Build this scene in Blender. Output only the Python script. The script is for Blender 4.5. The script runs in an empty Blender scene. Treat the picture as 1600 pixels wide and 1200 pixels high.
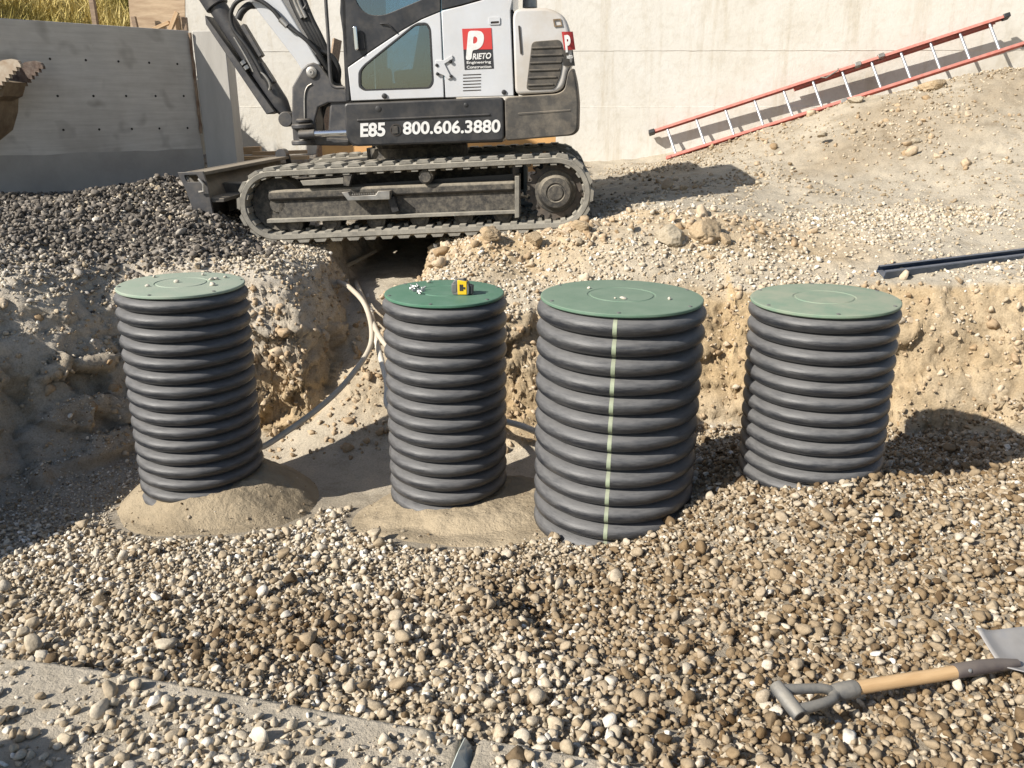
import bpy, bmesh, math, random
import numpy as np
from mathutils import Vector, Matrix, Euler, noise
from mathutils.bvhtree import BVHTree
R = math.radians
random.seed(7); rng = np.random.default_rng(11)
scene = bpy.context.scene
COL = scene.collection

# ------------------------------------------------------------------ camera, sky, sun, exposure
CAM_Z, PITCH, F = 2.26, R(18.5), 1300.0
cam_data = bpy.data.cameras.new('camera'); cam = bpy.data.objects.new('camera', cam_data); COL.objects.link(cam)
cam_data.sensor_width = 36.0; cam_data.lens = 36.0 * F / 1600.0; cam_data.clip_end = 500; cam_data.clip_start = 0.05
cam.location = (0, 0, CAM_Z); cam.rotation_euler = (R(90) - PITCH, 0, 0)
scene.camera = cam
SUN_EL = R(34); SUN_AZ = math.atan2(-0.84, -0.542)          # clockwise from +Y
world = bpy.data.worlds.new('World'); scene.world = world; world.use_nodes = True
wn = world.node_tree.nodes; bg = wn['Background']
sky = wn.new('ShaderNodeTexSky'); sky.sky_type = 'NISHITA'; sky.sun_disc = False
sky.sun_elevation = SUN_EL; sky.sun_rotation = SUN_AZ
world.node_tree.links.new(sky.outputs[0], bg.inputs[0]); bg.inputs[1].default_value = 0.08
sd = bpy.data.lights.new('sun', 'SUN'); sun = bpy.data.objects.new('sun', sd); COL.objects.link(sun)
sd.energy = 5.0; sd.angle = R(0.5); sd.color = (1.0, 0.945, 0.86)
to_sun = Vector((math.sin(SUN_AZ) * math.cos(SUN_EL), math.cos(SUN_AZ) * math.cos(SUN_EL), math.sin(SUN_EL)))
sun.rotation_euler = to_sun.to_track_quat('Z', 'Y').to_euler()
scene.view_settings.view_transform = 'Standard'; scene.view_settings.look = 'None'
scene.view_settings.exposure = 0.55; scene.view_settings.gamma = 1.0
scene.render.engine = 'CYCLES'; scene.cycles.max_bounces = 6; scene.cycles.transparent_max_bounces = 8

# ------------------------------------------------------------------ pixel rays of the 1600 x 1200 photograph, used to measure the place
CP, SP = math.cos(PITCH), math.sin(PITCH)
def ray(px, py):
    a, b = (px - 800.0) / F, (600.0 - py) / F
    return Vector((a, CP + b * SP, -SP + b * CP))
def onY(px, py, Y):
    d = ray(px, py); t = Y / d.y
    return Vector((d.x * t, Y, CAM_Z + d.z * t))
def onZ(px, py, z):
    d = ray(px, py); t = (z - CAM_Z) / d.z
    return Vector((d.x * t, d.y * t, z))
def onPlane(px, py, p0, n):
    d = ray(px, py); o = Vector((0, 0, CAM_Z)); t = (p0 - o).dot(n) / d.dot(n)
    return o + d * t

# ------------------------------------------------------------------ materials
MATS = {}
def new_mat(name):
    m = bpy.data.materials.new(name); m.use_nodes = True; MATS[name] = m
    nt = m.node_tree; return m, nt, nt.nodes, nt.links, nt.nodes['Principled BSDF']
def ramp(n, stops):
    r = n.new('ShaderNodeValToRGB'); e = r.color_ramp.elements
    while len(e) < len(stops): e.new(0.5)
    for k, (p, c) in enumerate(stops): e[k].position = p; e[k].color = (*c, 1)
    return r
def noise_node(n, l, scale, detail=6, rough=0.6, src=None, dist=0.0):
    t = n.new('ShaderNodeTexNoise'); t.inputs['Scale'].default_value = scale; t.inputs['Detail'].default_value = detail
    t.inputs['Roughness'].default_value = rough; t.inputs['Distortion'].default_value = dist
    if src: l.new(src, t.inputs['Vector'])
    return t
def mat(name, c1, c2=None, scale=8.0, rough=0.6, metal=0.0, bump=0.0, bscale=60.0, dust=None, dust_amt=0.5, stretch=None, spec=0.5, lo=0.35, hi=0.65, coat=0.0):
    m, nt, n, l, b = new_mat(name)
    tc = n.new('ShaderNodeTexCoord'); src = tc.outputs['Object']
    if stretch:
        mp = n.new('ShaderNodeMapping'); mp.inputs['Scale'].default_value = stretch; l.new(src, mp.inputs[0]); src = mp.outputs[0]
    b.inputs['Metallic'].default_value = metal; b.inputs['Roughness'].default_value = rough; b.inputs['Specular IOR Level'].default_value = spec
    b.inputs['Coat Weight'].default_value = coat
    c2 = c2 or tuple(x * 0.8 for x in c1)
    t = noise_node(n, l, scale, 8, 0.62, src); r = ramp(n, [(lo, c1), (hi, c2)]); l.new(t.outputs['Fac'], r.inputs[0]); out = r.outputs[0]
    if dust:
        geo = n.new('ShaderNodeNewGeometry'); sx = n.new('ShaderNodeSeparateXYZ'); l.new(geo.outputs['Normal'], sx.inputs[0])
        t2 = noise_node(n, l, scale * 2.3, 6, 0.7, src)
        ma = n.new('ShaderNodeMath'); ma.operation = 'MULTIPLY_ADD'; l.new(sx.outputs['Z'], ma.inputs[0]); ma.inputs[1].default_value = 0.55; l.new(t2.outputs['Fac'], ma.inputs[2])
        mr = n.new('ShaderNodeMapRange'); mr.inputs['From Min'].default_value = 0.42; mr.inputs['From Max'].default_value = 1.0; mr.inputs['To Max'].default_value = dust_amt; l.new(ma.outputs[0], mr.inputs[0])
        mx = n.new('ShaderNodeMix'); mx.data_type = 'RGBA'; l.new(mr.outputs[0], mx.inputs[0]); l.new(out, mx.inputs[6]); mx.inputs[7].default_value = (*dust, 1); out = mx.outputs[2]
        rm = n.new('ShaderNodeMapRange'); rm.inputs['To Min'].default_value = rough; rm.inputs['To Max'].default_value = 0.9; l.new(mr.outputs[0], rm.inputs[0]); l.new(rm.outputs[0], b.inputs['Roughness'])
    l.new(out, b.inputs['Base Color'])
    if bump:
        t3 = noise_node(n, l, bscale, 8, 0.65, src); bp = n.new('ShaderNodeBump'); bp.inputs['Strength'].default_value = bump; bp.inputs['Distance'].default_value = 0.02
        l.new(t3.outputs['Fac'], bp.inputs['Height']); l.new(bp.outputs[0], b.inputs['Normal'])
    return m
DUST = (0.36, 0.30, 0.22)
mat('hdpe', (0.018, 0.020, 0.025), (0.060, 0.060, 0.060), 6, 0.34, lo=0.40, hi=0.78, dust=(0.22, 0.215, 0.21), dust_amt=0.52, bump=0.14, bscale=30, stretch=(1, 1, 7))
mat('lid_pale', (0.235, 0.32, 0.25), (0.30, 0.355, 0.285), 6, 0.6, bump=0.06, bscale=300, dust=(0.40, 0.37, 0.28), dust_amt=0.25, spec=0.3)
mat('lid_deep', (0.058, 0.165, 0.105), (0.095, 0.20, 0.14), 7, 0.5, bump=0.06, bscale=300, dust=(0.34, 0.33, 0.25), dust_amt=0.10, spec=0.3)
mat('lid_mid', (0.095, 0.18, 0.125), (0.14, 0.22, 0.16), 6, 0.6, bump=0.06, bscale=300, dust=(0.36, 0.34, 0.26), dust_amt=0.18, spec=0.3)
mat('lid_dusty', (0.13, 0.225, 0.16), (0.25, 0.285, 0.21), 5, 0.7, bump=0.10, bscale=300, dust=(0.40, 0.37, 0.28), dust_amt=0.2, spec=0.3)
mat('stripe', (0.34, 0.40, 0.27), (0.22, 0.255, 0.175), 14, 0.6, dust=(0.3, 0.28, 0.22), dust_amt=0.4)
mat('shaded_white_paint', (0.53, 0.545, 0.57), (0.47, 0.48, 0.495), 3.0, 0.28, dust=(0.5, 0.43, 0.33), dust_amt=0.35, coat=0.3)  # white darkened and blued, putting side-panel shade into the colour
mat('hood_paint', (0.54, 0.54, 0.545), (0.44, 0.41, 0.37), 2.2, 0.35, dust=(0.44, 0.37, 0.28), dust_amt=0.75, coat=0.2)
mat('black_paint', (0.016, 0.017, 0.02), (0.035, 0.036, 0.04), 4, 0.33, dust=(0.19, 0.165, 0.13), dust_amt=0.35)
mat('dusty_black', (0.035, 0.033, 0.031), (0.085, 0.078, 0.068), 4, 0.5, dust=DUST, dust_amt=0.65)
mat('cast_black', (0.035, 0.036, 0.04), (0.06, 0.06, 0.064), 5, 0.45, dust=DUST, dust_amt=0.3)
mat('rubber_track', (0.25, 0.235, 0.20), (0.15, 0.14, 0.12), 6, 0.9, dust=(0.44, 0.40, 0.32), dust_amt=0.55, bump=0.2, bscale=40)
mat('rubber_black', (0.015, 0.015, 0.016), (0.03, 0.03, 0.03), 10, 0.55)
mat('frame_dirty', (0.022, 0.021, 0.02), (0.055, 0.050, 0.043), 9, 0.7, dust=(0.38, 0.33, 0.25), dust_amt=0.7, bump=0.15, bscale=80)
mat('sprocket_steel', (0.05, 0.047, 0.043), (0.085, 0.065, 0.05), 10, 0.65, dust=(0.25, 0.2, 0.15), dust_amt=0.5)
mat('steel_worn', (0.42, 0.41, 0.39), (0.26, 0.25, 0.23), 12, 0.42, metal=0.8, dust=DUST, dust_amt=0.5)
mat('chrome', (0.75, 0.76, 0.78), (0.66, 0.67, 0.7), 5, 0.16, metal=1.0)
mat('grille', (0.028, 0.026, 0.024), (0.06, 0.055, 0.048), 5, 0.55, dust=DUST, dust_amt=0.4)
mat('print_white', (0.70, 0.70, 0.68), (0.58, 0.57, 0.55), 30, 0.55)
mat('print_red', (0.52, 0.035, 0.03), (0.45, 0.05, 0.045), 12, 0.5)
mat('print_black', (0.022, 0.023, 0.027), (0.03, 0.03, 0.033), 12, 0.5)
mat('seat_cloth', (0.04, 0.042, 0.045), (0.06, 0.06, 0.06), 20, 0.85)
mat('cab_grey', (0.14, 0.15, 0.15), (0.10, 0.105, 0.11), 8, 0.7)
mat('bucket_rust', (0.13, 0.088, 0.05), (0.24, 0.175, 0.105), 9, 0.75, dust=(0.33, 0.26, 0.18), dust_amt=0.5, bump=0.2, bscale=30)
mat('serrated_steel', (0.05, 0.028, 0.02), (0.10, 0.06, 0.04), 14, 0.7, dust=(0.42, 0.36, 0.29), dust_amt=0.6)
mat('serrated_pale', (0.42, 0.36, 0.28), (0.30, 0.22, 0.15), 14, 0.8)
mat('back_wall_base', (0.74, 0.70, 0.62), (0.60, 0.555, 0.465), 0.75, 0.9, bump=0.12, bscale=22, lo=0.30, hi=0.72)
mat('foot_band', (0.47, 0.43, 0.375), (0.37, 0.335, 0.29), 2.2, 0.95, bump=0.15, bscale=30)
mat('pebble_pale', (0.62, 0.57, 0.48), (0.46, 0.41, 0.33), 14, 0.9)
mat('wing_wall', (0.50, 0.48, 0.44), (0.40, 0.38, 0.345), 3.5, 0.9, bump=0.12, bscale=30, stretch=(1, 1, 0.25))
mat('hole_shade', (0.03, 0.026, 0.022), (0.05, 0.04, 0.035), 20, 0.9)  # near-black colour standing in for the shade inside holes and slots
mat('seam_rust', (0.33, 0.24, 0.16), (0.17, 0.10, 0.065), 14, 0.9, bump=0.3, bscale=40)
mat('tank_concrete', (0.45, 0.395, 0.31), (0.33, 0.285, 0.215), 6, 0.95, bump=0.7, bscale=45)
mat('sand_mound', (0.40, 0.325, 0.22), (0.27, 0.215, 0.14), 3.6, 0.95, bump=0.8, bscale=45)
mat('wood_pale', (0.56, 0.40, 0.24), (0.43, 0.28, 0.15), 6, 0.7, stretch=(1, 8, 8))
mat('wood_handle', (0.62, 0.42, 0.22), (0.52, 0.33, 0.16), 7, 0.55, stretch=(1.2, 12, 12), bump=0.05, bscale=40)
mat('wood_grey', (0.34, 0.25, 0.17), (0.20, 0.14, 0.10), 8, 0.8, stretch=(6, 6, 1))
mat('plywood', (0.55, 0.42, 0.28), (0.36, 0.25, 0.16), 5, 0.8, stretch=(1.0, 1.0, 6.0), bump=0.1)
mat('plywood_orange', (0.70, 0.40, 0.15), (0.60, 0.33, 0.13), 5, 0.7)
mat('ladder_red', (0.53, 0.125, 0.095), (0.40, 0.10, 0.075), 9, 0.65, dust=(0.5, 0.40, 0.33), dust_amt=0.5)
mat('aluminium', (0.66, 0.67, 0.68), (0.52, 0.53, 0.54), 10, 0.38, metal=0.75)
mat('pvc', (0.58, 0.53, 0.44), (0.44, 0.39, 0.31), 8, 0.5, dust=(0.46, 0.39, 0.29), dust_amt=0.6)
mat('pvc_white', (0.72, 0.70, 0.64), (0.6, 0.57, 0.5), 8, 0.45, dust=(0.46, 0.39, 0.29), dust_amt=0.3)
mat('blue_steel', (0.045, 0.075, 0.135), (0.085, 0.115, 0.17), 9, 0.38, metal=0.35, dust=(0.4, 0.36, 0.3), dust_amt=0.35)
mat('zinc', (0.42, 0.43, 0.42), (0.32, 0.32, 0.31), 9, 0.4, metal=0.6)
mat('grey_cast', (0.10, 0.105, 0.11), (0.17, 0.17, 0.165), 11, 0.45, metal=0.3, dust=(0.40, 0.36, 0.29), dust_amt=0.55, bump=0.15)
mat('shovel_blade', (0.36, 0.36, 0.38), (0.24, 0.24, 0.26), 9, 0.5, metal=0.35, dust=(0.45, 0.41, 0.34), dust_amt=0.5)
mat('socket_dark', (0.055, 0.045, 0.05), (0.09, 0.075, 0.075), 10, 0.45, dust=DUST, dust_amt=0.25)
mat('tape_yellow', (0.72, 0.47, 0.015), (0.66, 0.42, 0.02), 10, 0.4)
mat('tape_grey', (0.10, 0.10, 0.10), (0.15, 0.15, 0.14), 10, 0.6)
mat('film', (0.42, 0.47, 0.45), (0.5, 0.54, 0.5), 6, 0.3)
mat('boulder', (0.48, 0.415, 0.31), (0.34, 0.28, 0.195), 9, 0.95, bump=0.6, bscale=28)
mat('boulder_tan', (0.50, 0.39, 0.25), (0.36, 0.26, 0.155), 9, 0.95, bump=0.6, bscale=28)

def m_glass():
    m, nt, n, l, b = new_mat('cab_glass')
    n.remove(b); out = n['Material Output']
    tr = n.new('ShaderNodeBsdfTransparent'); tr.inputs[0].default_value = (0.42, 0.60, 0.70, 1)
    gl = n.new('ShaderNodeBsdfGlossy'); gl.inputs['Roughness'].default_value = 0.03; gl.inputs[0].default_value = (0.9, 0.95, 0.95, 1)
    fr = n.new('ShaderNodeFresnel'); fr.inputs[0].default_value = 1.75
    mx = n.new('ShaderNodeMixShader'); ad = n.new('ShaderNodeMath'); ad.operation = 'ADD'; ad.inputs[1].default_value = 0.10; l.new(fr.outputs[0], ad.inputs[0]); l.new(ad.outputs[0], mx.inputs[0]); l.new(tr.outputs[0], mx.inputs[1]); l.new(gl.outputs[0], mx.inputs[2]); l.new(mx.outputs[0], out.inputs[0])
m_glass()
def m_backwall():
    m, nt, n, l, b = new_mat('back_wall'); b.inputs['Roughness'].default_value = 0.92; b.inputs['Specular IOR Level'].default_value = 0.2
    tc = n.new('ShaderNodeTexCoord'); s = tc.outputs['Object']
    t = noise_node(n, l, 0.8, 9, 0.62, s, 0.4); r = ramp(n, [(0.28, (0.50, 0.455, 0.375)), (0.45, (0.63, 0.60, 0.535)), (0.62, (0.66, 0.635, 0.58)), (0.78, (0.55, 0.52, 0.455))]); l.new(t.outputs[0], r.inputs[0])
    mp = n.new('ShaderNodeMapping'); mp.inputs['Scale'].default_value = (2.4, 2.4, 0.22); l.new(s, mp.inputs[0])
    t2 = noise_node(n, l, 1.6, 8, 0.7, mp.outputs[0]); r2 = ramp(n, [(0.30, (0.78, 0.72, 0.62)), (0.48, (1, 1, 1)), (0.75, (1.04, 1.04, 1.04))]); l.new(t2.outputs[0], r2.inputs[0])
    t4 = noise_node(n, l, 9, 8, 0.7, s); r4 = ramp(n, [(0.30, (0.86, 0.84, 0.80)), (0.5, (1, 1, 1))]); l.new(t4.outputs[0], r4.inputs[0])
    a = n.new('ShaderNodeMix'); a.data_type = 'RGBA'; a.blend_type = 'MULTIPLY'; a.inputs[0].default_value = 0.85; l.new(r.outputs[0], a.inputs[6]); l.new(r2.outputs[0], a.inputs[7])
    c = n.new('ShaderNodeMix'); c.data_type = 'RGBA'; c.blend_type = 'MULTIPLY'; c.inputs[0].default_value = 0.8; l.new(a.outputs[2], c.inputs[6]); l.new(r4.outputs[0], c.inputs[7])
    l.new(c.outputs[2], b.inputs['Base Color'])
    t3 = noise_node(n, l, 14, 9, 0.7, s); bp = n.new('ShaderNodeBump'); bp.inputs['Strength'].default_value = 0.22; bp.inputs['Distance'].default_value = 0.03; l.new(t3.outputs[0], bp.inputs['Height']); l.new(bp.outputs[0], b.inputs['Normal'])
m_backwall()
def m_leftwall():
    m, nt, n, l, b = new_mat('left_wall'); b.inputs['Roughness'].default_value = 0.9
    tc = n.new('ShaderNodeTexCoord'); s = tc.outputs['Object']
    t = noise_node(n, l, 1.1, 8, 0.6, s); r = ramp(n, [(0.3, (0.50, 0.45, 0.385)), (0.52, (0.66, 0.61, 0.535)), (0.75, (0.54, 0.50, 0.445))]); l.new(t.outputs[0], r.inputs[0])
    mp = n.new('ShaderNodeMapping'); mp.inputs['Scale'].default_value = (0.6, 0.6, 9); l.new(s, mp.inputs[0])
    t2 = noise_node(n, l, 3, 8, 0.7, mp.outputs[0]); r2 = ramp(n, [(0.3, (0.68, 0.66, 0.62)), (0.6, (1, 1, 1))]); l.new(t2.outputs[0], r2.inputs[0])
    v = noise_node(n, l, 3.7, 2, 0.5, s); r3 = ramp(n, [(0.30, (0.62, 0.60, 0.58)), (0.42, (1, 1, 1))]); l.new(v.outputs[0], r3.inputs[0])
    a = n.new('ShaderNodeMix'); a.data_type = 'RGBA'; a.blend_type = 'MULTIPLY'; a.inputs[0].default_value = 0.6; l.new(r.outputs[0], a.inputs[6]); l.new(r2.outputs[0], a.inputs[7])
    c = n.new('ShaderNodeMix'); c.data_type = 'RGBA'; c.blend_type = 'MULTIPLY'; c.inputs[0].default_value = 0.8; l.new(a.outputs[2], c.inputs[6]); l.new(r3.outputs[0], c.inputs[7])
    l.new(c.outputs[2], b.inputs['Base Color'])
    bp = n.new('ShaderNodeBump'); bp.inputs['Strength'].default_value = 0.15; l.new(t2.outputs[0], bp.inputs['Height']); l.new(bp.outputs[0], b.inputs['Normal'])
m_leftwall()
def m_soil():
    m, nt, n, l, b = new_mat('soil'); b.inputs['Roughness'].default_value = 0.97; b.inputs['Specular IOR Level'].default_value = 0.15
    at = n.new('ShaderNodeAttribute'); at.attribute_name = 'soil'
    tc = n.new('ShaderNodeTexCoord'); s = tc.outputs['Object']
    t = noise_node(n, l, 5, 10, 0.68, s); r = ramp(n, [(0.25, (0.66, 0.62, 0.56)), (0.5, (1, 1, 1)), (0.78, (1.22, 1.2, 1.17))]); l.new(t.outputs[0], r.inputs[0])
    t2 = noise_node(n, l, 90, 6, 0.7, s); r2 = ramp(n, [(0.30, (0.62, 0.60, 0.57)), (0.5, (1, 1, 1)), (0.72, (1.25, 1.25, 1.25))]); l.new(t2.outputs[0], r2.inputs[0])
    a = n.new('ShaderNodeMix'); a.data_type = 'RGBA'; a.blend_type = 'MULTIPLY'; a.inputs[0].default_value = 1; l.new(at.outputs['Color'], a.inputs[6]); l.new(r.outputs[0], a.inputs[7])
    c = n.new('ShaderNodeMix'); c.data_type = 'RGBA'; c.blend_type = 'MULTIPLY'; c.inputs[0].default_value = 0.85; l.new(a.outputs[2], c.inputs[6]); l.new(r2.outputs[0], c.inputs[7])
    l.new(c.outputs[2], b.inputs['Base Color'])
    bp = n.new('ShaderNodeBump'); bp.inputs['Strength'].default_value = 0.8; bp.inputs['Distance'].default_value = 0.02
    t3 = noise_node(n, l, 34, 12, 0.78, s); l.new(t3.outputs[0], bp.inputs['Height']); l.new(bp.outputs[0], b.inputs['Normal'])
m_soil()
def m_stone(name, stops):
    m, nt, n, l, b = new_mat(name); b.inputs['Roughness'].default_value = 0.85; b.inputs['Specular IOR Level'].default_value = 0.25
    at = n.new('ShaderNodeAttribute'); at.attribute_type = 'INSTANCER'; at.attribute_name = 'tone'
    dm = n.new('ShaderNodeAttribute'); dm.attribute_type = 'INSTANCER'; dm.attribute_name = 'damp'
    r = ramp(n, stops); l.new(at.outputs['Fac'], r.inputs[0])
    tc = n.new('ShaderNodeTexCoord'); t = noise_node(n, l, 1.6, 6, 0.7, tc.outputs['Object']); r2 = ramp(n, [(0.3, (0.72, 0.70, 0.68)), (0.6, (1.08, 1.08, 1.08))]); l.new(t.outputs[0], r2.inputs[0])
    a = n.new('ShaderNodeMix'); a.data_type = 'RGBA'; a.blend_type = 'MULTIPLY'; a.inputs[0].default_value = 1; l.new(r.outputs[0], a.inputs[6]); l.new(r2.outputs[0], a.inputs[7])
    c = n.new('ShaderNodeMix'); c.data_type = 'RGBA'; c.blend_type = 'MULTIPLY'; l.new(dm.outputs['Fac'], c.inputs[0]); l.new(a.outputs[2], c.inputs[6]); c.inputs[7].default_value = (0.50, 0.41, 0.30, 1)
    l.new(c.outputs[2], b.inputs['Base Color'])
    bp = n.new('ShaderNodeBump'); bp.inputs['Strength'].default_value = 0.25; bp.inputs['Distance'].default_value = 0.1
    t3 = noise_node(n, l, 5, 6, 0.7, tc.outputs['Object']); l.new(t3.outputs[0], bp.inputs['Height']); l.new(bp.outputs[0], b.inputs['Normal'])
m_stone('stone', [(0.0, (0.15, 0.105, 0.06)), (0.22, (0.31, 0.24, 0.155)), (0.5, (0.48, 0.405, 0.295)), (0.8, (0.60, 0.54, 0.44)), (1.0, (0.78, 0.75, 0.68))])
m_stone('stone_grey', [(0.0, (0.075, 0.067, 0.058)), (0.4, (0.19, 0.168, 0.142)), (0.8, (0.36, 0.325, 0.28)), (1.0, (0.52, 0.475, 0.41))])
m_stone('clod', [(0.0, (0.34, 0.24, 0.14)), (0.5, (0.48, 0.37, 0.245)), (1.0, (0.58, 0.49, 0.37))])
m_stone('straw', [(0.0, (0.14, 0.16, 0.035)), (0.35, (0.36, 0.30, 0.085)), (0.7, (0.60, 0.48, 0.17)), (1.0, (0.72, 0.60, 0.27))])

# ------------------------------------------------------------------ mesh helpers
class MB:
    def __init__(s): s.v = []; s.f = []
    def add(s, vs, fs):
        o = len(s.v); s.v += [tuple(x) for x in vs]; s.f += [[i + o for i in f] for f in fs]; return s
    def box(s, lo, hi, M=None):
        x0, y0, z0 = lo; x1, y1, z1 = hi
        vs = [Vector(p) for p in ((x0,y0,z0),(x1,y0,z0),(x1,y1,z0),(x0,y1,z0),(x0,y0,z1),(x1,y0,z1),(x1,y1,z1),(x0,y1,z1))]
        if M: vs = [M @ p for p in vs]
        return s.add(vs, [(0,3,2,1),(4,5,6,7),(0,1,5,4),(1,2,6,5),(2,3,7,6),(3,0,4,7)])
    def prism(s, prof, a0, a1, axis='v'):
        # prof: list of (u,w); extruded along v (the second axis)
        n = len(prof); vs = [(u, a0, w) for u, w in prof] + [(u, a1, w) for u, w in prof]
        return s.add(vs, [list(range(n))[::-1], list(range(n, 2 * n))] + [(i, (i + 1) % n, n + (i + 1) % n, n + i) for i in range(n)])
    def slices(s, prof, vs_list, u0, wmid=None):
        # prof swept over several v; each slice (v, su, sw): u scaled about u0
        n = len(prof); vs = []
        wm = sum(w for u, w in prof) / n
        for v, su, sw in vs_list: vs += [(u0 + (u - u0) * su, v, wm + (w - wm) * sw) for u, w in prof]
        k = len(vs_list); fs = [list(range(n))[::-1], list(range((k - 1) * n, k * n))]
        for j in range(k - 1): fs += [(j*n+i, j*n+(i+1) % n, (j+1)*n+(i+1) % n, (j+1)*n+i) for i in range(n)]
        return s.add(vs, fs)
    def cyl(s, p0, p1, r0, r1=None, seg=20, caps=True):
        p0, p1 = Vector(p0), Vector(p1); r1 = r0 if r1 is None else r1
        q = (p1 - p0).to_track_quat('Z', 'Y'); vs = []
        for p, r in ((p0, r0), (p1, r1)):
            for i in range(seg):
                a = 2 * math.pi * i / seg; vs.append(p + q @ Vector((r * math.cos(a), r * math.sin(a), 0)))
        fs = [(i, (i + 1) % seg, seg + (i + 1) % seg, seg + i) for i in range(seg)]
        if caps: fs += [list(range(seg))[::-1], list(range(seg, 2 * seg))]
        return s.add(vs, fs)
    def tube(s, pts, r, seg=10, caps=True):
        pts = [Vector(p) for p in pts]; vs = []; n = len(pts); ref = None
        for k, p in enumerate(pts):
            t = (pts[min(k + 1, n - 1)] - pts[max(k - 1, 0)]).normalized()
            if ref is None: ref = t.orthogonal().normalized()
            ref = (ref - t * ref.dot(t)).normalized(); bi = t.cross(ref)
            rr = r[k] if isinstance(r, (list, tuple)) else r
            for i in range(seg):
                a = 2 * math.pi * i / seg; vs.append(p + (ref * math.cos(a) + bi * math.sin(a)) * rr)
        fs = [(k*seg+i, k*seg+(i+1) % seg, (k+1)*seg+(i+1) % seg, (k+1)*seg+i) for k in range(n - 1) for i in range(seg)]
        if caps: fs += [list(range(seg))[::-1], list(range((n - 1) * seg, n * seg))]
        return s.add(vs, fs)
    def lathe(s, prof, seg=48, c=(0, 0, 0), axis='z', caps=True):
        vs = []; c = Vector(c)
        for r, z in prof:
            for i in range(seg):
                a = 2 * math.pi * i / seg
                vs.append(c + (Vector((r * math.cos(a), r * math.sin(a), z)) if axis == 'z' else Vector((r * math.cos(a), z, r * math.sin(a)))))
        n = len(prof); fs = [(k*seg+i, k*seg+(i+1) % seg, (k+1)*seg+(i+1) % seg, (k+1)*seg+i) for k in range(n - 1) for i in range(seg)]
        if caps: fs += [list(range(seg))[::-1], list(range((n - 1) * seg, n * seg))]
        return s.add(vs, fs)
    def build(s, name, material, parent=None, smooth=35, bevel=0.0, seg=2, M=None):
        me = bpy.data.meshes.new(name)
        me.from_pydata(s.v, [], s.f); bm = bmesh.new(); bm.from_mesh(me)
        bmesh.ops.recalc_face_normals(bm, faces=bm.faces); bm.to_mesh(me); bm.free()
        return finish(name, me, material, parent, smooth, bevel, seg, M)
def finish(name, me, material, parent=None, smooth=35, bevel=0.0, seg=2, M=None):
    me.materials.append(MATS[material]); o = bpy.data.objects.new(name, me); COL.objects.link(o)
    if parent is not None: o.parent = parent
    if M is not None: o.matrix_local = M
    if smooth and len(me.polygons):
        me.shade_smooth(); me.set_sharp_from_angle(angle=R(smooth))
    if bevel:
        b = o.modifiers.new('bevel', 'BEVEL'); b.width = bevel; b.segments = seg; b.limit_method = 'ANGLE'; b.angle_limit = R(40); b.harden_normals = False
    return o
def tag(o, label=None, cat=None, group=None, kind=None):
    if label: o['label'] = label
    if cat: o['category'] = cat
    if group: o['group'] = group
    if kind: o['kind'] = kind
    return o
def empty(name, M=None, loc=None):
    o = bpy.data.objects.new(name, None); COL.objects.link(o); o.empty_display_size = 0.1
    if M is not None: o.matrix_world = M
    if loc is not None: o.location = loc
    return o
def plate(outer, holes, v0, v1):
    bm = bmesh.new(); loops = []
    for lp in [outer] + holes:
        vs = [bm.verts.new((u, v0, w)) for u, w in lp]; loops.append(vs)
        for i in range(len(vs)): bm.edges.new((vs[i], vs[(i + 1) % len(vs)]))
    bmesh.ops.triangle_fill(bm, use_beauty=True, use_dissolve=False, edges=bm.edges[:])
    tri = [[v.co.copy() for v in f.verts] for f in bm.faces]; bm.free()
    b = MB()
    for t in tri:
        b.add(t, [(0, 1, 2)]); b.add([(p.x, v1, p.z) for p in t], [(2, 1, 0)])
    for lp in [outer] + holes:
        n = len(lp); b.add([(u, v0, w) for u, w in lp] + [(u, v1, w) for u, w in lp], [(i, (i+1) % n, n+(i+1) % n, n+i) for i in range(n)])
    return b
def weld(b):
    # merge duplicate points of an MB
    key = {}; mp = []; nv = []
    for p in b.v:
        k = tuple(round(c, 5) for c in p)
        if k not in key: key[k] = len(nv); nv.append(p)
        mp.append(key[k])
    b.f = [[mp[i] for i in f] for f in b.f]; b.f = [f for f in b.f if len(set(f)) == len(f)]; b.v = nv; return b
def round_poly(pts, r, k=4):
    out = []; n = len(pts)
    for i in range(n):
        p0, p1, p2 = Vector(pts[i-1]), Vector(pts[i]), Vector(pts[(i+1) % n])
        a = p1 + (p0 - p1).normalized() * min(r, (p0 - p1).length * 0.45); c = p1 + (p2 - p1).normalized() * min(r, (p2 - p1).length * 0.45)
        for j in range(k + 1):
            t = j / k; q = a * (1-t)**2 + p1 * 2*t*(1-t) + c * t*t; out.append((q.x, q.y))
    return out
def catmull(pts, k=8):
    pts = [Vector(p) for p in pts]; P = [pts[0] * 2 - pts[1]] + pts + [pts[-1] * 2 - pts[-2]]; out = []
    for i in range(1, len(P) - 2):
        for j in range(k):
            t = j / k; a, b, c, d = P[i-1], P[i], P[i+1], P[i+2]
            out.append(0.5 * ((2*b) + (c-a)*t + (2*a-5*b+4*c-d)*t*t + (3*b-a-3*c+d)*t**3))
    return out + [pts[-1]]

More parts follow.
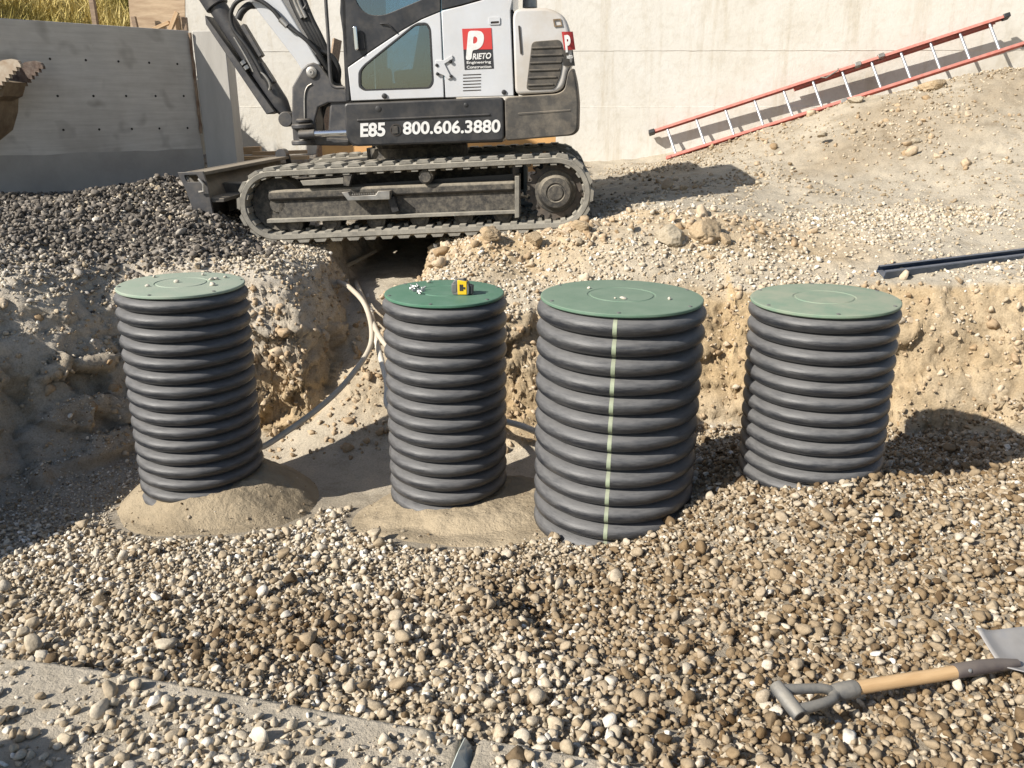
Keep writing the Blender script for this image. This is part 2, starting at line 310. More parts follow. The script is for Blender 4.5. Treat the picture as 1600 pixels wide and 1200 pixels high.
# ------------------------------------------------------------------ numpy noise
_perm = rng.random((64, 64, 64)).astype(np.float32)
def vnoise(x, y, z):
    xi, yi, zi = np.floor(x).astype(int), np.floor(y).astype(int), np.floor(z).astype(int)
    fx, fy, fz = x - xi, y - yi, z - zi
    fx, fy, fz = [f * f * (3 - 2 * f) for f in (fx, fy, fz)]
    def g(a, b, c): return _perm[(xi + a) & 63, (yi + b) & 63, (zi + c) & 63]
    x00 = g(0,0,0)*(1-fx)+g(1,0,0)*fx; x10 = g(0,1,0)*(1-fx)+g(1,1,0)*fx
    x01 = g(0,0,1)*(1-fx)+g(1,0,1)*fx; x11 = g(0,1,1)*(1-fx)+g(1,1,1)*fx
    return (x00*(1-fy)+x10*fy)*(1-fz) + (x01*(1-fy)+x11*fy)*fz
def fbm(x, y, z, oct=4, gain=0.5):
    a, s, t = 1.0, 0.0, 0.0
    for k in range(oct):
        s = s + a * (vnoise(x * 2**k + 17.3*k, y * 2**k + 5.1*k, z * 2**k + 9.7*k) - 0.5); t += a; a *= gain
    return s / t * 2
def worley(x, y, z):
    xi, yi, zi = np.floor(x).astype(int), np.floor(y).astype(int), np.floor(z).astype(int)
    d1 = np.full(x.shape, 9.0); d2 = np.full(x.shape, 9.0); cid = np.zeros(x.shape)
    for a in (-1, 0, 1):
        for b in (-1, 0, 1):
            for c in (-1, 0, 1):
                i, j, k = (xi + a) & 63, (yi + b) & 63, (zi + c) & 63
                px, py, pz = xi + a + _perm[i, j, k], yi + b + _perm[j, k, i], zi + c + _perm[k, i, j]
                d = (px - x)**2 + (py - y)**2 + (pz - z)**2
                new = d < d1; d2 = np.where(new, d1, np.minimum(d2, d)); cid = np.where(new, _perm[(i + 13) & 63, (j + 29) & 63, k], cid); d1 = np.where(new, d, d1)
    return np.sqrt(d1), np.sqrt(d2), cid
def smooth(a, b, x):
    t = np.clip((x - a) / (b - a), 0, 1); return t * t * (3 - 2 * t)

# ------------------------------------------------------------------ the ground: one sheet with the pit and the trench
def rbf(pts):
    P = np.array([[p[0], p[1]] for p in pts]); Z = np.array([p[2] for p in pts]); n = len(P)
    D = np.sqrt(((P[:, None] - P[None])**2).sum(-1) + 0.05**2)
    A = np.zeros((n + 3, n + 3)); A[:n, :n] = D + np.eye(n) * 1e-3; A[:n, n] = 1; A[:n, n+1:] = P; A[n, :n] = 1; A[n+1:, :n] = P.T
    c = np.linalg.solve(A, np.concatenate([Z, np.zeros(3)]))
    def f(X, Y):
        r = c[n] + c[n+1] * X + c[n+2] * Y
        for k in range(n): r = r + c[k] * np.sqrt((X - P[k, 0])**2 + (Y - P[k, 1])**2 + 0.05**2)
        return r
    return f
def T(px, py, Y): p = onY(px, py, Y); return (p.x, p.y, p.z)
WALL_K, WALL_Y0 = -0.03, 10.7
top_pts = [T(0,332,6.2), T(150,300,6.9), T(268,278,7.35), T(100,395,5.6), T(0,440,4.75), T(200,418,5.4), T(330,345,6.5), T(60,360,5.9), T(220,340,6.4),
    (-3.6,7.3,1.45), (-2.6,8.2,1.4), (-5.0,6.5,1.55), (-5,4,1.35), (-3.6,3.0,1.25), (-3.6,1.0,1.2), (-5.5,0,1.25), (-6,8,1.5),
    T(400,388,6.5), T(450,398,6.0), T(500,430,5.7), (-1.7,7.0,1.26), (-1.2,8.2,1.28), (-2.2,7.2,1.25),
    T(700,388,6.35), T(760,366,6.25), T(900,352,6.3), T(1040,338,6.4), T(1150,345,6.4), T(1250,380,6.3), T(1400,398,6.0), T(1590,398,6.0),
    T(820,420,6.0), T(1000,425,5.75), T(820,492,5.4), T(1100,480,5.4), T(1400,432,5.65), T(1600,424,5.6),
    T(1200,322,7.2), T(1450,330,7.0), T(1000,305,7.4), T(1590,322,7.0), (0.3,6.75,1.27), (0.3,8.2,1.32), (-0.3,7.6,1.25), (1.0,8.2,1.45),
    T(925,260,10.4), T(1045,252,10.3), T(1180,210,10.1), T(1330,158,9.7), T(1450,138,9.4), T(1600,104,9.2), T(1400,240,8.3), T(1560,218,8.1), T(1250,262,8.6), T(1450,290,7.7), T(1000,283,8.6), T(1330,172,10.5), T(1500,138,10.5),
    (-0.5,10.3,1.6), (-2.2,10.4,1.66), (-1.3,9.6,1.5), (6.3,9.0,2.5), (6.0,7.6,1.7), (6,6,1.5), (5.5,4.2,1.3), (6.5,2,1.3)]
floor_pts = [(-0.9,5.35,0.0), (-0.2,5.3,0.0), (0.3,5.2,0.02), (-1.7,5.45,0.0), (-2.4,5.2,0.0), (-1.2,4.6,0.0), (-2.8,4.3,-0.02), (-2.0,4.3,0.03), (-3.0,3.0,0.1), (-3.2,1.0,0.3),
    (-1.9,3.6,0.08), (-1.2,3.4,0.14), (-0.3,3.5,0.14), (0.5,3.4,0.22), (-0.4,4.2,0.04), (-1.0,2.8,0.30), (0.0,2.7,0.33), (-2.0,2.6,0.26), (-0.8,2.15,0.46), (0.4,2.0,0.47), (-1.6,2.2,0.44), (-2.3,1.9,0.44),
    (1.1,2.0,0.50), (1.6,2.4,0.53), (1.2,3.0,0.44), (0.95,3.5,0.34), (1.45,3.45,0.545), (1.5,4.3,0.40), (1.0,4.3,0.28), (2.2,3.2,0.57), (2.2,3.85,0.44), (1.9,4.6,0.25), (0.9,5.0,0.14), (1.4,4.9,0.20), (2.4,4.6,0.22), (3.0,4.3,0.30), (2.1,5.0,0.16), (2.9,4.9,0.20), (3.2,3.4,0.52), (2.0,4.15,0.36), (3.6,4.4,0.32), (2.6,2.2,0.60),
    (0,0.8,0.55), (1.5,0.6,0.6), (-2,0.5,0.5), (4.5,3.5,0.6), (4,1,0.6),
    (-1.0,5.8,0.38), (-1.0,6.3,0.80), (-0.95,7.2,0.9), (-0.9,8.6,1.0)]
f_top, f_floor = rbf(top_pts), rbf(floor_pts)
pit = np.array([(-3.75,-1.5),(-3.6,2.5),(-3.42,4.3),(-3.12,5.0),(-2.62,5.52),(-2.1,5.64),(-1.72,5.58),(-1.50,5.66),(-1.40,5.95),(-1.42,7.0),(-1.3,8.5),(-0.62,8.5),(-0.66,7.0),(-0.70,6.35),(-0.78,5.85),(-0.45,5.52),(0.0,5.45),(0.7,5.46),(1.35,5.42),(1.9,5.36),(2.7,5.30),(3.5,5.18),(4.6,4.95),(5.6,4.6),(6.0,-1.5)])
def pit_sd(X, Y):
    d = np.full(X.shape, 1e9); inside = np.zeros(X.shape, bool); n = len(pit)
    for i in range(n):
        a, b = pit[i], pit[(i + 1) % n]; e = b - a
        t = np.clip(((X - a[0]) * e[0] + (Y - a[1]) * e[1]) / (e @ e), 0, 1)
        d = np.minimum(d, np.hypot(X - a[0] - e[0] * t, Y - a[1] - e[1] * t))
        cond = (a[1] > Y) != (b[1] > Y)
        xx = a[0] + (Y - a[1]) / (e[1] if abs(e[1]) > 1e-9 else 1e-9) * e[0]
        inside ^= cond & (X < xx)
    return np.where(inside, -d, d)
def base_height(X, Y):
    Xc, Yc = np.clip(X, -6, 6.5), np.clip(Y, -0.5, 10.9)
    sdv = pit_sd(X, Y) + 0.10 * fbm(X * 1.7, Y * 1.7, X * 0 + 3.1, 3)
    lf = smooth(-2.2, -2.8, X); wd = 0.17 + 0.48 * lf + 0.24 * smooth(1.5, 2.6, X) + 0.10 * smooth(-0.6, 0.1, X)
    m = smooth(-0.5, 0.5, sdv / wd)
    zt, zf = f_top(Xc, Yc), f_floor(Xc, Yc)
    rim = (0.22 + 0.16 * lf) * np.exp(-np.maximum(sdv, 0) / (0.16 + 0.24 * lf)) * (X < 1.5)          # rounded shoulder
    zt = zt - rim * smooth(0.0, 0.3, zt - zf - 0.25)
    return zf * (1 - m) + zt * m, m, sdv

def axis(segs):
    out = []
    for a, b, st in segs: out += list(np.arange(a, b - 1e-6, st))
    return np.array(out + [segs[-1][1]])
xs = axis([(-60,-20,10),(-20,-8,3),(-8,-5.2,0.4),(-5.2,5.2,0.026),(5.2,8,0.4),(8,20,3),(20,60,10)])
ys = axis([(-60,-10,10),(-10,-2,1.5),(-2,1.2,0.1),(1.2,10.6,0.026),(10.6,14,0.6),(14,60,8)])
GX, GY = np.meshgrid(xs, ys); gx, gy = GX.ravel(), GY.ravel()
gz, gm, gsd = base_height(gx, gy)
ni, nj = len(ys), len(xs)
idx = np.arange(ni * nj).reshape(ni, nj)
q = np.stack([idx[:-1, :-1], idx[:-1, 1:], idx[1:, 1:], idx[1:, :-1]], -1).reshape(-1, 4)
tri = np.concatenate([q[:, [0, 1, 2]], q[:, [0, 2, 3]]])
V = np.stack([gx, gy, gz], -1)
def refine(V, tri, lim):
    # split every triangle edge longer than lim at its midpoint (inside the working area)
    e = np.sort(np.concatenate([tri[:, [0, 1]], tri[:, [1, 2]], tri[:, [2, 0]]]), 1)
    ue, inv = np.unique(e, axis=0, return_inverse=True); inv = inv.ravel()
    L = np.linalg.norm(V[ue[:, 0]] - V[ue[:, 1]], axis=1); c = (V[ue[:, 0]] + V[ue[:, 1]]) / 2
    sp = (L > lim) & (np.abs(c[:, 0]) < 5.0) & (c[:, 1] > 1.3) & (c[:, 1] < 7.2)
    mid = np.full(len(ue), -1); mid[sp] = len(V) + np.arange(sp.sum()); V = np.concatenate([V, c[sp]])
    n = len(tri); ma, mb, mc = mid[inv[:n]], mid[inv[n:2*n]], mid[inv[2*n:]]
    a, b, c3 = tri.T; out = []
    cnt = (ma >= 0).astype(int) + (mb >= 0) + (mc >= 0)
    out.append(tri[cnt == 0])
    k = cnt == 3; out += [np.stack(t, -1) for t in ((a[k], ma[k], mc[k]), (ma[k], b[k], mb[k]), (mc[k], mb[k], c3[k]), (ma[k], mb[k], mc[k]))]
    for (A, B, C, x, y, z) in ((a, b, c3, ma, mb, mc), (b, c3, a, mb, mc, ma), (c3, a, b, mc, ma, mb)):
        k = (cnt == 1) & (x >= 0); out += [np.stack(t, -1) for t in ((A[k], x[k], C[k]), (x[k], B[k], C[k]))]
        k = (cnt == 2) & (z < 0); out += [np.stack(t, -1) for t in ((x[k], B[k], y[k]), (A[k], x[k], y[k]), (A[k], y[k], C[k]))]
    return V, np.concatenate(out)
for _ in range(4): V, tri = refine(V, tri, 0.04)
def vnormals(V, tri):
    fn = np.cross(V[tri[:, 1]] - V[tri[:, 0]], V[tri[:, 2]] - V[tri[:, 0]]); N = np.zeros_like(V)
    for k in range(3): np.add.at(N, tri[:, k], fn)
    return N / np.maximum(np.linalg.norm(N, axis=1, keepdims=True), 1e-12)
N = vnormals(V, tri)
X, Y, Z = V.T
lfv = smooth(-2.2, -2.8, X) * smooth(3.0, 3.8, Y); steep = smooth(0.90, 0.55, N[:, 2] - 0.14 * lfv); inner = (np.abs(X) < 6) & (Y > -1) & (Y < 10.9)
_, m_all, sd_all = base_height(X, Y)
dirt = smooth(0.15, 0.5, sd_all) * smooth(1.2, 0.9, N[:, 2] * 0 + 1.0)
ridge = smooth(6.9, 6.5, Y) * smooth(5.6, 6.1, Y) * smooth(-0.75, -0.5, X) * smooth(3.2, 2.2, X)     # clod ridge in front of the track
mound = smooth(7.5, 8.2, Y) * smooth(1.0, 2.0, X)
A = 0.012 * fbm(X * 3, Y * 3, Z * 3, 4) + 0.010 * fbm(X * 11, Y * 11, Z * 11, 3)
A += m_all * (0.03 * fbm(X * 2.1, Y * 2.1, Z * 2 + 4, 4) + 0.012 * fbm(X * 16, Y * 16, Z * 16, 3))
sel = np.where(inner & ((steep > 0.02) | (ridge > 0.05) | (mound > 0.05)))[0]
wx, wy, wz = [0.35 * fbm(X[sel] * 3 + o_, Y[sel] * 3, Z[sel] * 3 + o_, 3) for o_ in (0, 31, 57)]
w1, w2, cid = worley(X[sel] * 3.6 + wx, Y[sel] * 3.6 + wy, Z[sel] * 4.6 + wz)
v1, v2, cid2 = worley(X[sel] * 13 + wx, Y[sel] * 13 + wy, Z[sel] * 13 + wz)
rock = (cid - 0.5) * 0.13 + np.minimum(w2 - w1, 0.10) * 0.22 - 0.015
up_ = smooth(0.60, 1.05, Z[sel] + 0.25 * wx); rock = rock * (1 - 0.7 * up_)
chip = (cid2 - 0.5) * 0.022 + np.minimum(v2 - v1, 0.2) * 0.04 - 0.006
leftness = smooth(0.2, -0.6, X[sel]) * 0.6 + 0.4
A[sel] += steep[sel] * (rock * (0.55 + 0.55 * leftness + 0.15 * lfv[sel]) + chip + 0.06 * fbm(X[sel] * 2.5, Y[sel] * 2.5, Z[sel] * 2.5, 3) + 0.035 * fbm(X[sel] * 7, Y[sel] * 7, Z[sel] * 7, 4)) + np.maximum(ridge, 0.30 * mound)[sel] * (chip * 0.7 + 0.028 * fbm(X[sel] * 5, Y[sel] * 5, Z[sel] * 5, 3)) * (1 - steep[sel])
gp = smooth(0.1, -0.2, sd_all) * smooth(4.6, 4.0, Y)                                                  # raked, lumpy pit gravel
A += gp * (0.040 * fbm(X * 1.8 + 2, Y * 1.8, Z * 0, 3) - 0.05 * np.exp(-((X - 0.16 + 0.35 * (Y - 2.8)) / 0.10)**2 - ((Y - 2.85) / 0.30)**2) + 0.045 * np.exp(-((X + 0.06 + 0.35 * (Y - 2.8)) / 0.12)**2 - ((Y - 2.85) / 0.32)**2))
slabz = smooth(0.5, 0.2, np.maximum(np.abs(X + 0.75) / 1.25 - 0.4, np.abs(Y - 5.02) / 0.36 - 0.45))
A *= np.where(inner, 1, 0) * (1 - 0.75 * slabz)
V = V + N * A[:, None]; X, Y, Z = V.T
N = vnormals(V, tri)
# colour of the soil itself: pale dust, tan cut earth, grey gravel bed
pale, tan, sandc, grey, dampc = [np.array(c) for c in ((0.47,0.415,0.325),(0.46,0.345,0.205),(0.42,0.37,0.29),(0.24,0.215,0.185),(0.30,0.245,0.17))]
n1 = fbm(X * 1.3, Y * 1.3, Z * 1.3 + 7, 4)
colr = np.tile(pale, (len(V), 1))
def mixc(c, w): 
    global colr
    w = np.clip(w, 0, 1)[:, None]; colr = colr * (1 - w) + c * w
mixc(sandc, smooth(6.6, 7.4, Y) * smooth(0.2, 1.2, X) * (0.85 + n1))
mixc(np.array((0.33,0.275,0.20)), smooth(7.6, 8.6, Y) * smooth(1.0, 2.2, X) * (0.45 + 1.6 * n1))
mixc(tan, np.maximum(steep * (0.75 + 0.8 * n1), 0.8 * ridge * (0.6 + 1.2 * n1)))
mixc(np.array((0.50,0.45,0.375)), smooth(-0.9, -1.6, X) * smooth(0.35, 0.75, Z + 0.3 * n1) * 0.85)
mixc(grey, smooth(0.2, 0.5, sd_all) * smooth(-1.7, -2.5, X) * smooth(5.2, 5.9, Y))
mixc(np.array((0.50,0.44,0.345)), slabz * 0.9)
mixc(np.array((0.33,0.285,0.22)), smooth(0.0, -0.2, sd_all) * smooth(4.9, 4.3, Y) * 0.9)
mixc(np.array((0.40,0.36,0.30)), smooth(0.1, -0.1, sd_all) * smooth(-2.1, -2.5, X) * 0.8)
me = bpy.data.meshes.new('ground'); me.from_pydata(V.tolist(), [], tri.tolist())
ca = me.color_attributes.new('soil', 'FLOAT_COLOR', 'POINT'); ca.data.foreach_set('color', np.concatenate([colr, np.ones((len(V), 1))], 1).astype(np.float32).ravel())
ground = finish('ground', me, 'soil', smooth=0); me.shade_smooth(); tag(ground, kind='structure')
print('ground tris', len(tri))
bvh = BVHTree.FromPolygons(V.tolist(), tri.tolist())
def gz_at(x, y):
    h = bvh.ray_cast(Vector((x, y, 8)), Vector((0, 0, -1)))
    return (h[0].z, h[1]) if h[0] else (0.0, Vector((0, 0, 1)))

# ------------------------------------------------------------------ risers: positions
def riser_xy(px, py, depth):
    d = ray(px, py) * depth; return Vector((d.x, d.y, CAM_Z + d.z))
RISERS = [  # lid centre, lid radius, pipe radius, foot z, rings, corrugation
    dict(p=riser_xy(283.5, 443, 4.62), rl=0.337, rp=0.352, z0=0.16, lid='lid_pale', tilt=(0.0, 0.6)),
    dict(p=riser_xy(694.5, 456, 4.55), rl=0.326, rp=0.342, z0=0.06, lid='lid_deep', tilt=(0.3, 0.2)),
    dict(p=riser_xy(971.0, 462, 4.12), rl=0.400, rp=0.418, z0=0.22, lid='lid_mid', tilt=(0.0, 0.3)),
    dict(p=riser_xy(1288.0, 466, 4.10), rl=0.3515, rp=0.357, z0=0.34, lid='lid_dusty', tilt=(0.3, -1.6)),
]
pipes_xy = [(r['p'].x, r['p'].y, r['rp']) for r in RISERS]

# ------------------------------------------------------------------ gravel and clods (scattered stones)
protos = bpy.data.collections.new('stone_shapes')
def make_rock(k, sub=2, flat=0.7, rough=0.46, ang=0.42):
    bm = bmesh.new(); bmesh.ops.create_icosphere(bm, subdivisions=sub, radius=1.0)
    off = Vector((k * 7.3, k * 3.1, k * 5.7)); r2 = random.Random(k)
    planes = [(Vector((r2.gauss(0, 1), r2.gauss(0, 1), r2.gauss(0, 1))).normalized(), r2.uniform(0.50, 0.85)) for _ in range(9)]
    sc = Vector((1.0, r2.uniform(0.66, 0.95), r2.uniform(0.5, 0.8) * flat / 0.7))
    for v in bm.verts:
        p = v.co.copy(); d = 1 + rough * (noise.noise(p * 0.9 + off)) + 0.10 * noise.noise(p * 2.4 + off)
        p = p * d
        for nn, h in planes:
            e = p.dot(nn) - h
            if e > 0: p -= nn * e * (0.55 + ang)
        v.co = Vector((p.x * sc.x, p.y * sc.y, p.z * sc.z))
    me = bpy.data.meshes.new('stone_shape'); bm.to_mesh(me); bm.free(); me.shade_smooth(); return me
rock_me = [make_rock(k) for k in range(14)]
def make_boulder(k):
    bm = bmesh.new(); bmesh.ops.create_icosphere(bm, subdivisions=5, radius=1.0); off = Vector((k * 5.3, k * 2.1, k * 8.7)); r2 = random.Random(900 + k)
    planes = [(Vector((r2.gauss(0, 1), r2.gauss(0, 1), r2.gauss(0, 1))).normalized(), r2.uniform(0.55, 0.85)) for _ in range(9)]
    for v in bm.verts:
        p = v.co.copy(); p = p * (1 + 0.35 * noise.noise(p * 0.9 + off))
        for nn, h in planes:
            e = p.dot(nn) - h
            if e > 0: p -= nn * e * 0.85
        p = p * (1 + 0.09 * noise.noise(p * 3.1 + off) + 0.06 * noise.noise(p * 7.3 + off) + 0.035 * noise.noise(p * 16 + off)); v.co = p
    me = bpy.data.meshes.new('boulder_shape'); bm.to_mesh(me); bm.free(); me.shade_smooth(); return me
clod_me = [make_rock(40 + k, 2, 0.85, 0.7, 0.60) for k in range(8)]
def proto_coll(name, meshes, material):
    c = bpy.data.collections.new(name)
    for k, me in enumerate(meshes):
        mm = me.copy(); mm.materials.append(MATS[material]); o = bpy.data.objects.new('%s_%02d' % (name, k), mm); c.objects.link(o)
    return c
def scatter(name, label, cat, pts, scl, tone, damp, coll, nvar, rots=None):
    n = len(pts); me = bpy.data.meshes.new(name); me.from_pydata([tuple(p) for p in pts], [], [])
    def attr(nm, ty, dat, key):
        a = me.attributes.new(nm, ty, 'POINT'); a.data.foreach_set(key, np.ascontiguousarray(dat).astype(np.int32 if ty == 'INT' else np.float32).ravel())
    attr('rot', 'FLOAT_VECTOR', rots if rots is not None else rng.uniform(-1, 1, (n, 3)) * np.array([0.7, 0.7, math.pi]), 'vector')
    attr('scl', 'FLOAT_VECTOR', scl if np.ndim(scl) == 2 else np.repeat(np.asarray(scl)[:, None], 3, 1) * rng.uniform(0.82, 1.2, (n, 3)), 'vector')
    attr('tone', 'FLOAT', tone, 'value'); attr('damp', 'FLOAT', damp, 'value'); attr('variant', 'INT', rng.integers(0, nvar, n), 'value')
    o = bpy.data.objects.new(name, me); COL.objects.link(o); tag(o, label, cat, kind='stuff')
    ng = bpy.data.node_groups.new(name + '_nodes', 'GeometryNodeTree')
    ng.interface.new_socket('Geometry', in_out='INPUT', socket_type='NodeSocketGeometry'); ng.interface.new_socket('Geometry', in_out='OUTPUT', socket_type='NodeSocketGeometry')
    N_, L_ = ng.nodes, ng.links
    gi, go = N_.new('NodeGroupInput'), N_.new('NodeGroupOutput'); ip = N_.new('GeometryNodeInstanceOnPoints'); ci = N_.new('GeometryNodeCollectionInfo')
    ci.inputs['Collection'].default_value = coll; ci.inputs['Separate Children'].default_value = True; ci.inputs['Reset Children'].default_value = True
    def na(nm, ty):
        a = N_.new('GeometryNodeInputNamedAttribute'); a.data_type = ty; a.inputs['Name'].default_value = nm
        return [s for s in a.outputs if s.enabled and s.name == 'Attribute'][0]
    e2r = N_.new('FunctionNodeEulerToRotation'); L_.new(na('rot', 'FLOAT_VECTOR'), e2r.inputs[0])
    L_.new(gi.outputs[0], ip.inputs['Points']); L_.new(ci.outputs[0], ip.inputs['Instance']); ip.inputs['Pick Instance'].default_value = True
    L_.new(na('variant', 'INT'), ip.inputs['Instance Index']); L_.new(e2r.outputs[0], ip.inputs['Rotation']); L_.new(na('scl', 'FLOAT_VECTOR'), ip.inputs['Scale'])
    L_.new(ip.outputs[0], go.inputs[0])
    md = o.modifiers.new('scatter', 'NODES'); md.node_group = ng
    return o
def clear_of_pipes(P, pad=-0.01):
    k = np.ones(len(P), bool)
    for x, y, r in pipes_xy: k &= np.hypot(P[:, 0] - x, P[:, 1] - y) > r + pad
    return k
TANK_Z = 0.562
tankA = [onZ(*p, TANK_Z) for p in ((-330, 975), (180, 1047), (722, 1146), (700, 1260), (-700, 1300))]
tankB = [onZ(*p, TANK_Z) for p in ((748, 1150), (1010, 1196), (1260, 1252), (1240, 1420), (712, 1260))]
def in_poly(P, poly):
    ins = np.zeros(len(P), bool); n = len(poly)
    for i in range(n):
        a, b = poly[i], poly[(i + 1) % n]; c = (a.y > P[:, 1]) != (b.y > P[:, 1])
        ins ^= c & (P[:, 0] < (b.x - a.x) * (P[:, 1] - a.y) / ((b.y - a.y) or 1e-9) + a.x)
    return ins
MOUNDS = [(RISERS[0]['p'].x + 0.10, RISERS[0]['p'].y - 0.04, 0.62, 0.56, 0.175), (RISERS[1]['p'].x + 0.20, RISERS[1]['p'].y - 0.15, 0.76, 0.58, 0.12)]
def mound_d(P):
    d = np.full(len(P), 9.0)
    for x, y, rx, ry, h in MOUNDS: d = np.minimum(d, np.hypot((P[:, 0] - x) / rx, (P[:, 1] - y) / ry))
    return d
def drop(P, sink, size):
    out = np.empty((len(P), 3)); nz = np.empty(len(P))
    for i, (x, y) in enumerate(P):
        z, nn = gz_at(x, y); out[i] = (x, y, z); nz[i] = nn.z
    out[:, 2] += sink * size
    return out, nz
def uniform(n, x0, x1, y0, y1): return np.stack([rng.uniform(x0, x1, n), rng.uniform(y0, y1, n)], 1)
def frustum(P, margin=0.5): return np.abs(P[:, 0]) < 0.66 * P[:, 1] + margin
stones = proto_coll('stone_shape', rock_me, 'stone'); stones_grey = proto_coll('grey_stone_shape', rock_me, 'stone_grey'); clods = proto_coll('clod_shape', clod_me, 'clod')

# A: pit gravel in front of and around the risers
P = uniform(165000, -3.3, 4.0, 1.0, 5.6)
sdp = pit_sd(P[:, 0], P[:, 1]); nn1 = fbm(P[:, 0] * 1.5, P[:, 1] * 1.5, P[:, 0] * 0, 3)
slabm = np.maximum(np.abs(P[:, 0] + 0.75) / 1.25 - 0.4, np.abs(P[:, 1] - 5.02) / 0.36 - 0.45)
far_left = (P[:, 0] < -2.0) & (P[:, 1] > 4.3)
lim = 4.72 + 0.08 * nn1 + np.where(P[:, 0] > 0.9, 0.9, 0) + np.where(P[:, 0] < -1.9, 0.6, 0)
keep = (sdp < -0.13) & clear_of_pipes(P) & frustum(P) & (P[:, 1] < lim) & (mound_d(P) > 1.0 + 0.10 * nn1) & ~in_poly(P, tankA) & ~in_poly(P, tankB)
keep &= ~((P[:, 0] > -1.75) & (P[:, 0] < 0.35) & (P[:, 1] > 4.38 + 0.1 * nn1))
P = P[keep]; nn1 = nn1[keep]
size = np.exp(rng.normal(math.log(0.0124), 0.36, len(P))) * np.where(rng.random(len(P)) < 0.33, rng.uniform(0.4, 0.7, len(P)), 1.0) * (1 - 0.10 * smooth(2.6, 4.4, P[:, 1])); size *= np.where(rng.random(len(P)) < 0.010, 1.4, 1.0)
Q, nz = drop(P, rng.uniform(-0.3, 1.35, len(P)), size)
wet_n = fbm(P[:, 0] * 0.9 + 4, P[:, 1] * 1.2, P[:, 0] * 0 + 2, 3)
wet = np.maximum.reduce([np.exp(-((P[:, 0] + 0.95) / 0.50)**2 - ((P[:, 1] - 2.75) / 0.42)**2), smooth(-0.05, 0.6, P[:, 0]) * smooth(4.1, 3.4, P[:, 1]), smooth(0.8, 1.4, P[:, 0]) * 0.8, np.exp(-((P[:, 0] - 0.1) / 0.5)**2 - ((P[:, 1] - 3.0) / 0.5)**2)])
damp = np.clip(wet * 1.25 + wet_n * 0.9 - 0.05, 0, 1) * rng.uniform(0.45, 1.0, len(P)); damp = np.where(rng.random(len(P)) < 0.24, damp * 0.15, damp)
tone = np.clip(rng.normal(0.47, 0.25, len(P)) + 0.10 * smooth(3.2, 3.9, P[:, 1]) * smooth(0.2, -0.4, P[:, 0]), 0, 1)
shade_left = smooth(-1.9, -2.3, P[:, 0]) * smooth(4.0, 4.5, P[:, 1]); size = size * (1 - 0.45 * shade_left)
ok = (nz > 0.35)
scatter('pit_gravel', 'rounded cream and brown gravel covering the pit floor around the black risers', 'gravel', Q[ok], size[ok], tone[ok], damp[ok], stones, 14)
print('pit gravel', ok.sum())
# stones strewn over the concrete tank lids in the foreground
P = uniform(34000, -2.6, 1.2, 1.0, 2.6); nn1 = fbm(P[:, 0] * 2.2, P[:, 1] * 2.2, P[:, 0] * 0 + 5, 3)
inA, inB = in_poly(P, tankA), in_poly(P, tankB)
dens = np.where(inA, 0.80 + 1.2 * nn1 - 0.25 * smooth(-0.9, -1.7, P[:, 0]), 0) + np.where(inB, 0.16 + 1.0 * nn1, 0)
def edge_d(P, a, b):
    e = np.array([b.x - a.x, b.y - a.y]); t = np.clip(((P - np.array([a.x, a.y])) @ e) / (e @ e), 0, 1); return np.hypot(P[:, 0] - a.x - e[0] * t, P[:, 1] - a.y - e[1] * t)
ed = np.minimum.reduce([edge_d(P, tankA[1], tankA[2]), edge_d(P, tankA[2], tankA[3]), edge_d(P, tankB[0], tankB[1]), edge_d(P, tankB[1], tankB[2]), edge_d(P, tankB[4], tankB[0])])
dens = dens * (0.12 + 0.88 * smooth(0.02, 0.10, ed + 0.03 * nn1))
keep = (rng.random(len(P)) < dens); P = P[keep]; size = np.exp(rng.normal(math.log(0.0135), 0.34, len(P))); size = np.where(rng.random(len(P)) < 0.62, size * rng.uniform(0.18, 0.5, len(P)), size)
Q = np.column_stack([P, TANK_Z + size * rng.uniform(0.25, 0.6, len(P))])
scatter('loose_gravel', 'loose pale stones strewn over the concrete slabs along the bottom of the picture', 'gravel', Q, size, np.clip(rng.normal(0.58, 0.2, len(P)), 0, 1), np.clip(rng.normal(0.05, 0.15, len(P)), 0, 1), stones, 14)
P = uniform(2600, -2.8, 0.8, 3.7, 5.3); dmm = mound_d(P); keep = (dmm < 1.02) & clear_of_pipes(P, 0.01) & (rng.random(len(P)) < 0.15 + 0.5 * smooth(0.6, 1.0, dmm)); MOUND_CRUMBS = P[keep]
# B: dark pile on the left behind the bank
P = uniform(30000, -5.2, -1.25, 4.3, 8.6); sdp = pit_sd(P[:, 0], P[:, 1])
wl = (P[:, 0] + 3.19) * 0.76 + (P[:, 1] - 8.9) * -0.65
dens = smooth(0.12, 0.35, sdp) * smooth(-1.55, -2.1, P[:, 0] + 0.25 * (P[:, 1] - 6)) * smooth(5.15, 5.75, P[:, 1] + 0.25 * fbm(P[:, 0] * 2, P[:, 1] * 2, P[:, 0] * 0 + 6, 3))
keep = (rng.random(len(P)) < dens) & frustum(P, 0.4) & (wl > 0.03); P = P[keep]
size = np.exp(rng.normal(math.log(0.0175), 0.28, len(P))); Q, nz = drop(P, rng.uniform(-0.2, 1.3, len(P)), size)
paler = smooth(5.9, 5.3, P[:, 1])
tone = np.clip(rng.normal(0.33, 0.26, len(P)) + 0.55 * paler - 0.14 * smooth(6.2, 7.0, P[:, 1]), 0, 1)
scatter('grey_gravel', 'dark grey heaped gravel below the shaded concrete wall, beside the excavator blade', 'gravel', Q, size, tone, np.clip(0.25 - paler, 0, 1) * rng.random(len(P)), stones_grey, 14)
print('grey gravel', len(P))
